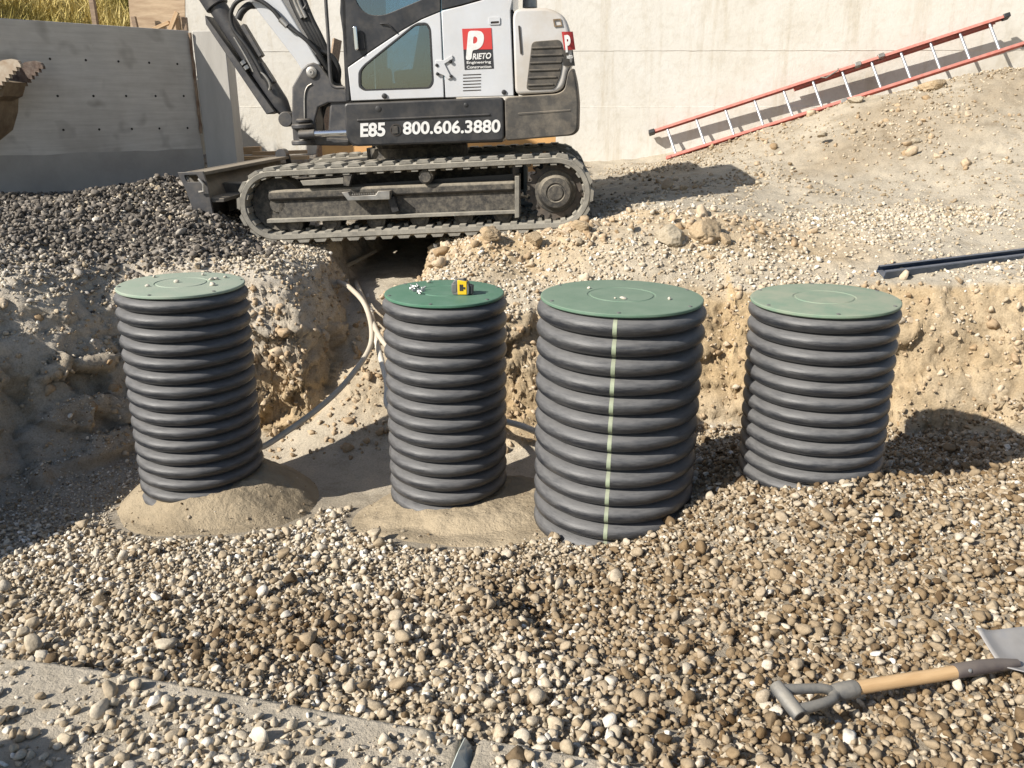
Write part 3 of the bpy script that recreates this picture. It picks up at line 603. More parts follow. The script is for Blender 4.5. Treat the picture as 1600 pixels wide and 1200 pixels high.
# C + D + E: small pale stones on the bank tops, slopes, lane and spoil heap
P = uniform(150000, -4.6, 5.6, 4.3, 10.4); sdp = pit_sd(P[:, 0], P[:, 1]); nn1 = fbm(P[:, 0] * 1.6, P[:, 1] * 1.6, P[:, 0] * 0 + 9, 4)
xx, yy = P[:, 0], P[:, 1]
dens = 0.10 - 0.06 * smooth(7.2, 7.8, yy)
dens = np.maximum(dens, np.where(xx < -2.1, smooth(6.1, 5.5, yy) * (0.75 + 0.6 * nn1), 1.0) * smooth(-1.0, -1.3, xx) * smooth(6.9, 6.4, yy))
dens = np.maximum(dens, (0.75 + 0.6 * nn1) * smooth(-0.85, -0.7, xx) * smooth(6.3, 6.0, yy) * smooth(2.6, 1.8, xx))
dens = np.maximum(dens, (0.30 + 0.8 * nn1) * smooth(1.4, 2.0, xx) * smooth(6.9, 6.4, yy))
dens = np.maximum(dens, (0.25 + 1.0 * nn1) * smooth(6.2, 6.6, yy) * smooth(7.4, 7.0, yy))
dens = np.maximum(dens * (1 - 0.5 * smooth(7.4, 8.0, yy)), (0.08 + 0.35 * nn1) * smooth(7.2, 7.6, yy))
dens *= smooth(-0.02, 0.12, sdp)
keep = (rng.random(len(P)) < dens) & frustum(P, 0.4) & (yy < 10.4 + WALL_K * xx); P = P[keep]
size = np.exp(rng.normal(math.log(0.0125), 0.34, len(P))); Q, nz = drop(P, rng.uniform(-0.2, 0.7, len(P)), size)
ok = rng.random(len(P)) < smooth(0.35, 0.75, nz)
tone = np.clip(rng.normal(0.60, 0.17, len(P)) - 0.22 * smooth(6.8, 7.8, P[:, 1]), 0, 1)
scatter('bank_gravel', 'small pale gravel scattered over the banks, lane and spoil heap behind the risers', 'gravel', Q[ok], size[ok], tone[ok], np.zeros(ok.sum()), stones, 14)
print('bank gravel', ok.sum())
# clods of cut earth along the ridge, the foot of the banks and the trench
P = uniform(26000, -2.4, 5.4, 4.5, 10.3); sdp = pit_sd(P[:, 0], P[:, 1]); xx, yy = P[:, 0], P[:, 1]
nn1 = fbm(xx * 2, yy * 2, xx * 0 + 3, 3)
rg = smooth(6.75, 6.5, yy) * smooth(5.95, 6.2, yy) * smooth(-0.75, -0.5, xx) * smooth(2.6, 1.6, xx)
dens = np.maximum.reduce([1.0 * rg * (0.75 + 1.2 * nn1), 0.5 * np.exp(-((yy - 5.5 + 0.1 * np.abs(xx)) / 0.16)**2) * (xx > -1.9) * (0.5 + nn1), 0.14 * smooth(7.4, 7.9, yy) * (xx > 1) * (0.4 + nn1), 0.6 * ((xx > -1.2) & (xx < -0.6) & (yy > 5.3) & (yy < 6.6)), 0.25 * smooth(2.0, 2.6, xx) * smooth(6.2, 5.2, yy) * (0.4 + nn1)])
keep = (rng.random(len(P)) < dens) & frustum(P, 0.3) & clear_of_pipes(P, 0.03) & (yy < 10.3 + WALL_K * xx); P = P[keep]
size = np.exp(rng.normal(math.log(0.017), 0.50, len(P))).clip(0.006, 0.07); Q, nz = drop(P, rng.uniform(0.0, 0.5, len(P)), size)
scatter('earth_rubble', 'tan broken clods of cut earth along the ridge, bank foot and trench', 'rubble', Q, size, np.clip(rng.normal(0.5, 0.25, len(P)), 0, 1), np.zeros(len(P)), clods, 8)
print('clods', len(P))
# crumbs and stones stuck in the cut faces
cand = np.where((N[:, 2] < 0.80) & (Y > 3.6) & (Y < 6.7) & (np.abs(X) < 4.2) & (sd_all > -0.45))[0]
pick = rng.choice(cand, min(5200, len(cand)), replace=False); pn = N[pick]
size = np.exp(rng.normal(math.log(0.0095), 0.55, len(pick))).clip(0.004, 0.05)
pts = V[pick] + rng.normal(0, 0.012, (len(pick), 3)) + pn * (size * rng.uniform(-0.35, 0.25, len(pick)))[:, None]
scatter('face_rubble', 'crumbs and stones stuck in the cut earth faces of the pit', 'rubble', pts, size, np.clip(rng.normal(0.45, 0.28, len(pick)), 0, 1), np.zeros(len(pick)), clods, 8, rng.uniform(-3.1, 3.1, (len(pick), 3)))

# ------------------------------------------------------------------ concrete walls
def wall_frame(p0, p1):
    # local x along the wall, y away from its visible face, z up
    d = Vector((p1[0] - p0[0], p1[1] - p0[1], 0)); L = d.length; d.normalize(); nrm = Vector((-d.y, d.x, 0))
    M = Matrix.Identity(4); M.col[0][:3] = d; M.col[1][:3] = nrm; M.col[2][:3] = (0, 0, 1); M.col[3][:3] = (p0[0], p0[1], 0); return M, L
bwX0, bwX1 = onY(287, 20, WALL_Y0 + 0.1).x, 9.0
Mb, Lb = wall_frame((bwX0, WALL_Y0 + WALL_K * bwX0), (bwX1, WALL_Y0 + WALL_K * bwX1))
bw = tag(empty('concrete_wall', Mb), 'tall cream sunlit concrete retaining wall behind the excavator and the ladder', 'wall')
z_l1, z_l2 = onPlane(1000, 167, Vector((bwX0, WALL_Y0 + WALL_K * bwX0, 0)), Vector((-WALL_K, 1, 0))).z, onPlane(1000, 79, Vector((bwX0, WALL_Y0 + WALL_K * bwX0, 0)), Vector((-WALL_K, 1, 0))).z
bands = [(0.6, z_l1, 0.0), (z_l1, z_l2, 0.004), (z_l2, 5.2, 0.0)]
for zz in (z_l1, z_l2):
    nseg = 160; m = MB(); m.tube([(Lb * i / nseg, 0.004 + 0.004 * noise.noise(Vector((i * 0.9, zz, 0))), zz + 0.004 * noise.noise(Vector((i * 0.31, zz, 4)))) for i in range(nseg + 1)], 0.005, 6); m.build('joint_ridge', 'back_wall', bw)
for k, (a, b, off) in enumerate(bands):
    m = MB(); xs_ = np.linspace(0, Lb, 60); hs_ = np.linspace(a, b, 8)
    vs = []; fs = []
    for h in hs_:
        for x in xs_: vs.append((x, off + 0.003 * noise.noise(Vector((x * 0.7, h * 0.9, 3.0))), h))
    nx = len(xs_)
    for i in range(len(hs_) - 1):
        for j in range(nx - 1): fs.append((i*nx+j, i*nx+j+1, (i+1)*nx+j+1, (i+1)*nx+j))
    m.add(vs, fs); m.box((0, 0.03, a), (Lb, 0.32, b))
    m.add([vs[0], (0, 0.03, a), (0, 0.03, b), vs[(len(hs_)-1)*nx]], [(0, 1, 2, 3)])
    m.build('pour_lift', 'back_wall', bw, smooth=50)
# shaded wall on the left, its wing and the rusty joint between them
cB = onY(295, 48, 9.2); WT = cB.z
pA = onZ(0, 28, WT); dirA = (Vector((cB.x, cB.y, 0)) - Vector((pA.x, pA.y, 0))).normalized()
far = Vector((cB.x, cB.y, 0)) - dirA * 7.0
Ml, Ll = wall_frame(far, cB)
lw = tag(empty('shaded_concrete_wall', Ml), 'weathered grey concrete wall in shade with rows of tie holes, below the dry grass', 'wall')
m = MB(); m.box((0, 0, 0.6), (Ll, 0.26, WT)); m.build('wall_panel', 'left_wall', lw, bevel=0.008)
for row, pys in enumerate(((92, 100), (150, 150), (203, 200))):
    for k, px in enumerate((78, 134, 185, 233, 277)):
        px2 = px + (0, 12, 21)[row] - (0, 2, 5)[row] * (k > 2)
        h = onPlane(px2, pys[0] + (pys[1] - pys[0]) * k / 4, far, Vector((-dirA.y, dirA.x, 0))); lp = Ml.inverted() @ h
        b = MB(); b.lathe([(0.0115, -0.0012), (0.011, -0.0025), (0.007, 0.004), (0.001, 0.004)], 12, (lp.x, 0, lp.z), 'y'); b.build('hole_shade', 'hole_shade', lw)  # small dark disc, the shade of the hole given as colour
# darker band at the foot, a thin strip a few mm proud of the wall
hb = (Ml.inverted() @ onPlane(150, 238, far, Vector((-dirA.y, dirA.x, 0)))).z
m = MB(); nseg = 40; prof = [(Ll * i / nseg, -0.006, hb + 0.02 * noise.noise(Vector((i * 0.5, 0, 0)))) for i in range(nseg + 1)]
vs = [(x, y, 0.6) for x, y, z in prof] + prof + [(x, 0.001, z) for x, y, z in prof]; k = nseg + 1
m.add(vs, [(i, i+1, k+i+1, k+i) for i in range(nseg)] + [(k+i, k+i+1, 2*k+i+1, 2*k+i) for i in range(nseg)]); m.build('foot_band', 'foot_band', lw, smooth=0)
wx1 = onY(351, 60, 9.2).x
wg = tag(empty('concrete_wing', Matrix.Translation((cB.x, cB.y, 0))), 'short concrete wing at the end of the shaded wall, crossed by a diagonal shadow', 'wall')
MB().box((0.03, 0, 0.6), (wx1 - cB.x, 0.26, WT)).build('wing_panel', 'wing_wall', wg, bevel=0.008)
m = MB(); m.tube([(0.012 + 0.006 * noise.noise(Vector((z * 7, 1, 0))), -0.012 + 0.006 * noise.noise(Vector((z * 9, 5, 0))), z) for z in np.linspace(hb + 0.15, WT - 0.02, 40)], [0.016 + 0.009 * noise.noise(Vector((z * 13, 0, 2))) for z in np.linspace(hb + 0.15, WT - 0.02, 40)], 8)
m.build('joint_seam', 'seam_rust', wg)

# ------------------------------------------------------------------ grassy hillside behind the shaded wall
nrmA = Vector((-dirA.y, dirA.x, 0))
vs, fs = [], []
nu, nv_ = 50, 30
for j in range(nv_):
    for i in range(nu):
        d_ = 0.24 + 14.0 * (j / (nv_ - 1))**1.5; s_ = -9 + (8.95 + 1.3 * max(0.0, d_ - 1.3)) * i / (nu - 1)
        p = Vector((cB.x, cB.y, 0)) + dirA * s_ + nrmA * d_
        hz_ = WT - 0.28 + 0.50 * max(0.0, d_ - 1.5 * float(smooth(-2.6, -0.6, s_))) + 0.12 * noise.noise(Vector((s_ * 0.6, d_ * 0.6, 0)))
        vs.append((p.x, p.y, hz_))
fs = [(j*nu+i, j*nu+i+1, (j+1)*nu+i+1, (j+1)*nu+i) for j in range(nv_ - 1) for i in range(nu - 1)]
mat('hill_soil', (0.32, 0.255, 0.13), (0.22, 0.19, 0.08), 4, 0.95, bump=0.4, bscale=30)
hill = MB(); hill.add(vs, fs); hill = hill.build('hillside', 'hill_soil', smooth=60); tag(hill, kind='structure')
def blade_mesh(k):
    r2 = random.Random(k); m = MB()
    for b in range(9):
        a = r2.uniform(0, 6.28); le = r2.uniform(0.5, 1.0); dx, dy = math.cos(a), math.sin(a); w = 0.02; o = Vector((r2.uniform(-.12, .12), r2.uniform(-.12, .12), 0)); px_, py_ = -dy * w, dx * w
        c = [(0, 0), (0.10 * le, 0.5 * le), (0.32 * le, 0.95 * le)]; vs = []
        for q, (rr, hh) in enumerate(c):
            ww = (1, 0.8, 0.05)[q]; vs += [o + Vector((dx*rr + px_*ww, dy*rr + py_*ww, hh)), o + Vector((dx*rr - px_*ww, dy*rr - py_*ww, hh))]
        m.add(vs, [(0, 1, 3, 2), (2, 3, 5, 4)])
    me = bpy.data.meshes.new('tuft'); me.from_pydata(m.v, [], m.f); return me
tufts = proto_coll('tuft_shape', [blade_mesh(k) for k in range(6)], 'straw')
n = 14000; d_ = 0.27 + 7.0 * rng.random(n)**1.3; s_ = -5.5 + rng.random(n) * (5.3 + 1.3 * np.maximum(0, d_ - 1.3))
base = np.array([cB.x, cB.y]) + s_[:, None] * np.array([dirA.x, dirA.y]) + d_[:, None] * np.array([nrmA.x, nrmA.y])
hz_ = WT - 0.30 + 0.50 * np.maximum(0, d_ - 1.5 * smooth(-2.6, -0.6, s_)) + np.array([0.12 * noise.noise(Vector((a * 0.6, b * 0.6, 0))) for a, b in zip(s_, d_)])
gk = np.abs(base[:, 0] / base[:, 1]) < 0.75
tn = np.clip(0.55 + 0.9 * fbm(base[:, 0] * 1.2, base[:, 1] * 1.2, base[:, 0] * 0, 3) + rng.normal(0, 0.15, n), 0, 1)
scatter('dry_grass', 'dry yellow-green grass on the slope above the shaded concrete wall', 'grass', np.column_stack([base, hz_])[gk], rng.uniform(0.16, 0.38, gk.sum()), tn[gk], np.zeros(gk.sum()), tufts, 6)

# timber on and behind the shaded wall
def board(name, p0, p1, w, t, material, label, cat, group=None, roll=0.0):
    p0, p1 = Vector(p0), Vector(p1); d = (p1 - p0); L = d.length; qx = d.to_track_quat('X', 'Z'); M = Matrix.Translation(p0) @ qx.to_matrix().to_4x4() @ Matrix.Rotation(roll, 4, 'X')
    o = MB().box((0, -w/2, -t/2), (L, w/2, t/2)).build(name, material, None, bevel=0.003); o.matrix_world = M
    return tag(o, label, cat, group)
board('wooden_stake', onY(150, 42, 9.4), onY(138, -40, 9.4), 0.05, 0.05, 'wood_grey', 'weathered upright wooden post standing in the dry grass', 'post')
board('wooden_stub', onY(213, 46, 9.4), onY(208.5, 26, 9.4), 0.045, 0.045, 'wood_grey', 'short dark wooden stake stub beside the plywood sheet', 'post')
a, b_, c, d = onY(201, 40, 9.75), onY(284, 47, 9.75), onY(288, -60, 9.75), onY(196, -60, 9.75)
ply = MB(); e = Vector((0, 0.02, 0)); ply.add([a - Vector((0,0,.3)), b_ - Vector((0,0,.3)), c, d] + [p + e for p in (a - Vector((0,0,.3)), b_ - Vector((0,0,.3)), c, d)], [(0,1,2,3),(7,6,5,4),(0,4,5,1),(1,5,6,2),(2,6,7,3),(3,7,4,0)])
ply.build('plywood_sheet', 'plywood', None, smooth=0); tag(bpy.data.objects['plywood_sheet'], 'upright weathered plywood sheet behind the top of the shaded wall', 'plywood')
board('timber_offcut', onY(240, 46, 9.5), onY(265, 35, 9.5), 0.05, 0.035, 'wood_pale', 'pale timber offcut lying low on top of the shaded wall', 'timber')
board('timber_brace', onY(266, 47, 9.45), onY(277, 19, 9.45), 0.045, 0.04, 'wood_pale', 'pale slanted timber brace on top of the shaded wall, before the plywood', 'timber')
board('timber_stud', onY(280, 47, 9.5), onY(277, 24, 9.5), 0.06, 0.04, 'wood_pale', 'upright timber stud between the slanted brace and the dark post', 'timber')
board('timber_post', onY(290, 48, 9.5), onY(288, 27, 9.5), 0.05, 0.05, 'wood_grey', 'short dark upright post on the corner of the shaded wall', 'post')
# lumber lying behind the excavator and boards at the foot of the cream wall
def at(px, py, Y, dz=0.0): p = onY(px, py, Y); p.z += dz; return p
board('lumber_plank', at(366, 236, 10.1), at(408, 234, 10.15), 0.16, 0.08, 'wood_pale', 'short thick plank end beside the foot of the concrete wing', 'plank')
board('lumber_plank', at(395, 240, 10.0), at(480, 237, 10.1), 0.10, 0.04, 'wood_pale', 'long pale plank lying nearest the foot of the cream wall', 'plank')
board('lumber_plank', at(380, 247, 9.8), at(482, 246, 9.85), 0.15, 0.04, 'wood_pale', 'lowest pale plank lying just behind the dozer blade', 'plank')
board('leaning_stud', onY(499, 255, 10.05), onY(527, 62, 10.42), 0.10, 0.045, 'wood_grey', 'brown timber stud leaning on the cream wall behind the cab front', 'timber', roll=1.2)
pl = onY(505, 250, 9.95), onY(868, 236, 9.95)
o = MB().box((pl[0].x, 9.93, 1.3), (pl[1].x, 9.96, onY(700, 214, 9.95).z)).build('form_board', 'plywood_orange', None, bevel=0.002); tag(o, 'long orange plywood form board standing behind the excavator tracks', 'plywood')

# ------------------------------------------------------------------ foreground tank lids and the plastic film
def slab(poly, name, label):
    n = len(poly); m = MB(); h = 0.16
    m.add([(p.x, p.y, TANK_Z) for p in poly] + [(p.x, p.y, TANK_Z - h) for p in poly], [list(range(n))[::-1], list(range(n, 2*n))] + [(i, (i+1) % n, n+(i+1) % n, n+i) for i in range(n)])
    return tag(m.build(name, 'tank_concrete', None, bevel=0.018, seg=3), label, 'slab')
slab(tankA, 'concrete_slab', 'dusty concrete slab corner covered in stones at the lower left')
slab(tankB, 'concrete_slab', 'pale bare concrete slab edge at the bottom centre of the picture')
m = MB(); pf = [onZ(727, 1152, TANK_Z + 0.01), onZ(716, 1175, TANK_Z + 0.03), onZ(700, 1215, TANK_Z + 0.02), onZ(742, 1215, TANK_Z - 0.05), onZ(736, 1165, TANK_Z - 0.04)]
m.add(pf + [p - Vector((0.004, 0, 0.004)) for p in pf], [(0,1,2,3,4), (9,8,7,6,5)] + [(i, (i+1) % 5, 5+(i+1) % 5, 5+i) for i in range(5)])
tag(m.build('plastic_strip', 'film', None, smooth=0), 'pale translucent plastic strip hanging in the gap between the two slabs', 'plastic')

# ------------------------------------------------------------------ sand mounds
for k, ((mx_, my_, rx, ry, h), lab) in enumerate(zip(MOUNDS, ('smooth damp sand mound around the foot of the riser farthest from the ladder', 'broad sand mound around the foot of the riser carrying the tape measure'))):
    vs = []; nr, na = 60, 190
    for i in range(nr + 1):
        for j in range(na):
            t = i / nr; a = 2 * math.pi * j / na; sc = 1 + 0.10 * noise.noise(Vector((math.cos(a) * 1.3 + k * 5, math.sin(a) * 1.3, 0)))
            x, y = mx_ + rx * sc * t * math.cos(a) * 1.06, my_ + ry * sc * t * math.sin(a) * 1.06
            hh = h * (1 - smooth(0.42, 1.0, t + 0.07 * noise.noise(Vector((x * 2.5, y * 2.5, 9)))) ** 0.8) if t < 1 else 0
            z = 0.02 + hh + 0.022 * noise.noise(Vector((x * 3, y * 3, k))) + 0.012 * noise.noise(Vector((x * 11, y * 11, k))) + 0.006 * noise.noise(Vector((x * 30, y * 30, k)))
            g = gz_at(x, y)[0]; f_ = 1 - smooth(0.75, 1.0, t)
            vs.append((x, y, max(z, g + 0.012) * f_ + (g - 0.03 + 0.05 * f_) * (1 - f_)))
    fs = [(i*na+j, i*na+(j+1) % na, (i+1)*na+(j+1) % na, (i+1)*na+j) for i in range(nr) for j in range(na)]
    m = MB(); m.add(vs, fs); tag(m.build('sand_mound', 'sand_mound', None, smooth=80), lab, 'sand')
bpy.context.view_layer.update(); mb_ = [BVHTree.FromObject(o, bpy.context.evaluated_depsgraph_get()) for o in COL.objects if o.name.startswith('sand_mound')]
pts = []
for x, y in MOUND_CRUMBS:
    zz = [h[0].z for h in (b.ray_cast(Vector((x, y, 5)), Vector((0, 0, -1))) for b in mb_) if h[0]]
    if zz: pts.append((x, y, max(zz)))
sz = np.exp(rng.normal(math.log(0.0052), 0.5, len(pts))).clip(0.002, 0.016); pts = np.array(pts); pts[:, 2] += sz * 0.3
scatter('mound_crumbs', 'crumbs and small stones lying on the two sand mounds', 'gravel', pts, sz, np.clip(rng.normal(0.4, 0.25, len(pts)), 0, 1), np.full(len(pts), 0.3), stones, 14)

# ------------------------------------------------------------------ corrugated risers with green lids
def riser(spec, label, stripe=False, pitch=0.094, depth=0.034, seed=0):
    p, rl, rp, z0 = spec['p'], spec['rl'], spec['rp'], spec['z0']; H = p.z - z0
    M = Matrix.Translation((p.x, p.y, p.z)) @ Matrix.Rotation(R(spec['tilt'][0]), 4, 'X') @ Matrix.Rotation(R(spec['tilt'][1]), 4, 'Y')
    root = tag(empty('riser_pipe', M), label, 'riser pipe', 'corrugated risers in the pit')
    nring = int(math.ceil((H + 0.12) / pitch)); prof = []; zt = -0.022
    for k in range(nring):
        for j in range(14):
            t = -1 + 2 * j / 14; r = rp - depth * (0.75 * abs(t) ** 2.4 + 0.25 * abs(t) ** 8)
            prof.append((r, zt - (k + (t + 1) / 2) * pitch))
    def rad(r, a, z): return r * (1 + 0.004 * noise.noise(Vector((math.cos(a) * 1.5, math.sin(a) * 1.5, z * 2 + seed)))) + 0.0015 * noise.noise(Vector((math.cos(a) * 6, math.sin(a) * 6, z * 9 + seed)))
    seg = 112; vs = []
    for r, z in prof:
        for i in range(seg):
            a = 2 * math.pi * i / seg; rr = rad(r, a, z); vs.append((rr * math.cos(a), rr * math.sin(a), z))
    n = len(prof); m = MB(); m.add(vs, [(k*seg+i, k*seg+(i+1) % seg, (k+1)*seg+(i+1) % seg, (k+1)*seg+i) for k in range(n-1) for i in range(seg)])
    m.lathe([(rp - depth - 0.002, zt), (rp - depth - 0.012, zt), (rp - depth - 0.012, -H)], 64, caps=False)
    m.build('corrugated_body', 'hdpe', root, smooth=50)
    lid = MB(); lid.lathe([(rl - 0.003, -0.016), (rl, -0.012), (rl, -0.003), (rl - 0.004, 0.0), (rl * 0.93, 0.002), (rl * 0.60, 0.0045), (rl * 0.425, 0.006), (rl * 0.415, 0.003), (rl * 0.395, 0.003), (rl * 0.385, 0.0065), (0.002, 0.007)], 96)
    lid = lid.build('lid', spec['lid'], root, smooth=30)
    MB().lathe([(rl - 0.03, -0.0165), (rl - 0.03, -0.03)], 64).build('lid_collar', spec['lid'], lid)
    for k in range(6):
        a = 2 * math.pi * (k + 0.35) / 6; b = MB(); b.lathe([(0.009, -0.002), (0.009, 0.0045), (0.005, 0.006), (0.001, 0.0055)], 10, (rl * 0.94 * math.cos(a), rl * 0.94 * math.sin(a), 0)); b.build('lid_screw', 'tape_grey', lid)
    if stripe:
        a0 = -math.pi / 2 - 0.19; vs = []; hw = 0.0098 / rp
        for r, z in prof:
            for da in (-hw, 0, hw): rr = rad(r, a0 + da, z) + 0.0015; vs.append((rr * math.cos(a0 + da), rr * math.sin(a0 + da), z))
        m = MB(); m.add(vs, [(k*3+i, k*3+i+1, (k+1)*3+i+1, (k+1)*3+i) for k in range(n-1) for i in range(2)]); m.build('marking_stripe', 'stripe', root, smooth=60)
    return root, lid
labs = ['slim black corrugated riser with pale green lid strewn with pebbles, farthest from the ladder', 'slim black corrugated riser with deep green lid carrying the yellow tape measure', 'widest black corrugated riser with a pale green vertical stripe', 'black corrugated riser with a dusty pebble-free green lid, half shaded by the striped one']
RO = [riser(RISERS[k], labs[k], k == 2, (0.0785, 0.0865, 0.0945, 0.0765)[k], (0.047, 0.050, 0.056, 0.046)[k], k * 9) for k in range(4)]
# unseen riser added outside the frame so its lid casts the bottom corner shadow
sh = onZ(-10, 1235, TANK_Z); L_ = 0.52 / math.tan(SUN_EL); hx, hy = -to_sun.x / math.cos(SUN_EL), -to_sun.y / math.cos(SUN_EL)
riser(dict(p=Vector((sh.x - hx * L_, sh.y - hy * L_, TANK_Z + 0.52)), rl=0.20, rp=0.21, z0=TANK_Z - 0.1, lid='lid_mid', tilt=(0, 0)), 'unseen corrugated riser added out of frame to cast a shadow on the lower left corner', False, 0.0955, 0.033, 77)

# pebbles on the lids: each one a thing
def on_lid(k, px, py):
    p0 = RISERS[k]['p']; nrm = (RO[k][0].matrix_world.to_3x3() @ Vector((0, 0, 1))); return onPlane(px, py, p0 + nrm * 0.005, nrm)
for o_ in (RO[0][0], RO[1][0], RO[2][0], RO[3][0]): pass
bpy.context.view_layer.update()
lidp = [(0, 230, 448, 7, 'pebble near the sunward edge of the pale pebbled lid'), (0, 241, 433, 6, 'small pebble toward the rear sunward rim of the pale pebbled lid'), (0, 276, 442, 8, 'flat pebble at the centre of the pale pebbled lid'), (0, 317, 430, 7, 'single pebble at the rear middle of the pale pebbled lid'), (0, 330, 438, 8, 'darker pebble in the cluster on the pale pebbled lid, nearest its centre'), (0, 337, 437, 8, 'pale pebble in the cluster on the pale pebbled lid, farthest back'), (0, 332, 446, 9, 'largest pebble on the pale pebbled lid, foremost of the cluster'), (0, 352, 434, 7, 'grey pebble near the shaded rim of the pale pebbled lid'), (0, 268, 424, 5, 'tiny pebble on the far rim of the pale pebbled lid'),
        (2, 974, 468, 10, 'largest white pebble on the striped riser lid, near its middle'), (2, 1046, 468, 8, 'white pebble toward the shaded side of the striped riser lid'), (2, 920, 451, 6, 'small white pebble toward the rear of the striped riser lid'), (2, 961, 467, 6, 'greyish pebble beside the largest one on the striped riser lid'),
        (1, 670, 442, 7, 'grey-green pebble alone at the rear of the deep green lid')]
for k, (li, px, py, s_, lab) in enumerate(lidp):
    p = on_lid(li, px, py); me_ = rock_me[k % 14].copy(); o = finish('pebble', me_, 'pebble_pale', None, 0); o.data.shade_smooth(); s2 = s_ / 2 / F * p.y * 1.08
    o.location = p + Vector((0, 0, s2 * 0.45)); o.scale = (s2 * 1.2, s2 * 1.1, s2); o.rotation_euler = (0, 0, k * 1.7); tag(o, lab, 'pebble', 'pebbles on the lids')
# bolts heaped on the deep green lid
for k, (px, py) in enumerate(((641, 454), (647, 456), (649, 452), (652, 455), (654, 451), (656, 457), (659, 454), (662, 456), (657, 460), (651, 459), (645, 452))):
    p = on_lid(1, px, py); m = MB(); m.cyl((0, 0, 0), (0.006, 0, 0), 0.0095, seg=6); m.cyl((0.006, 0, 0), (0.026, 0, 0), 0.0048, seg=8)
    o = m.build('lid_bolt', 'zinc', None); o.location = p + Vector((0, 0, 0.010)); o.rotation_euler = (0.3 * k, 0.15 if k % 2 else -0.5, k * 2.1)
    tag(o, 'small zinc bolt in the heap on the deep green riser lid', 'bolt', 'loose bolts on the deep green lid')
# tape measure
p = on_lid(1, 721, 460); tp = tag(empty('tape_measure', Matrix.Translation(p) @ Matrix.Rotation(R(-6), 4, 'Z') @ Matrix.Scale(1.15, 4)), 'yellow and grey tape measure standing on the deep green riser lid', 'tape measure')
bx = round_poly([(-0.040, 0), (0.040, 0), (0.042, 0.048), (0.022, 0.072), (-0.030, 0.072), (-0.042, 0.05)], 0.014)
MB().prism(bx, -0.022, 0.022).build('case', 'tape_grey', tp, bevel=0.004)
MB().prism([(-0.014, 0.003), (0.030, 0.003), (0.030, 0.066), (-0.014, 0.0725)], -0.0245, 0.0245).build('yellow_shell', 'tape_yellow', tp, bevel=0.003)
m = MB(); m.box((-0.004, -0.0262, 0.022), (0.004, -0.0242, 0.052)); m.box((0.006, -0.0262, 0.022), (0.012, -0.0242, 0.052)); m.box((0.014, -0.0262, 0.03), (0.022, -0.0242, 0.04)); m.build('print', 'print_black', tp, smooth=0)
MB().box((0.010, -0.010, 0.0722), (0.026, 0.010, 0.078)).build('lock_button', 'print_black', tp, bevel=0.002)
MB().prism([(0.038, 0.004), (0.056, 0.006), (0.058, 0.045), (0.040, 0.05)], -0.014, 0.014).build('blade_mouth', 'print_black', tp, bevel=0.003)
MB().box((-0.043, -0.0235, 0.012), (-0.016, 0.0235, 0.055)).build('grip', 'tape_grey', tp, bevel=0.005)

# ------------------------------------------------------------------ conduits
def conduit(pts, r, material, label, k=10):
    m = MB(); m.tube(catmull(pts, k), r, 12); return tag(m.build('plastic_conduit', material, None, smooth=60), label, 'conduit', 'conduits from the trench')
r1, r2_, r3 = RISERS[0]['p'], RISERS[1]['p'], RISERS[2]['p']
conduit([(r1.x + 0.28, r1.y + 0.05, 0.30), onY(425, 690, r1.y + 0.18), onY(500, 636, 5.0), onY(548, 588, 5.3), onY(580, 535, 5.6), onY(572, 480, 5.95), onY(545, 448, 6.3), onY(520, 430, 6.9), (-1.25, 7.6, 1.0)], 0.0185, 'pvc', 'cream plastic conduit curving from the trench down to the pebbled-lid riser')
conduit([onY(556, 441, 6.9), onY(562, 455, 6.4), onY(578, 492, 5.95), onY(596, 530, 5.55), onY(640, 580, 5.2), (r2_.x + 0.02, r2_.y + 0.3, 0.42)], 0.0185, 'pvc', 'cream plastic conduit running from the trench behind the tape-measure riser')
conduit([onY(575, 462, 6.6), onY(588, 530, 5.75), onY(604, 596, 5.35), onY(612, 640, 5.2), onY(700, 640, 5.15), onY(800, 661, 4.9), onY(842, 676, 4.6), (r3.x - 0.25, r3.y + 0.2, 0.52)], 0.020, 'pvc_white', 'pale conduit emerging between the tape-measure riser and the striped riser')

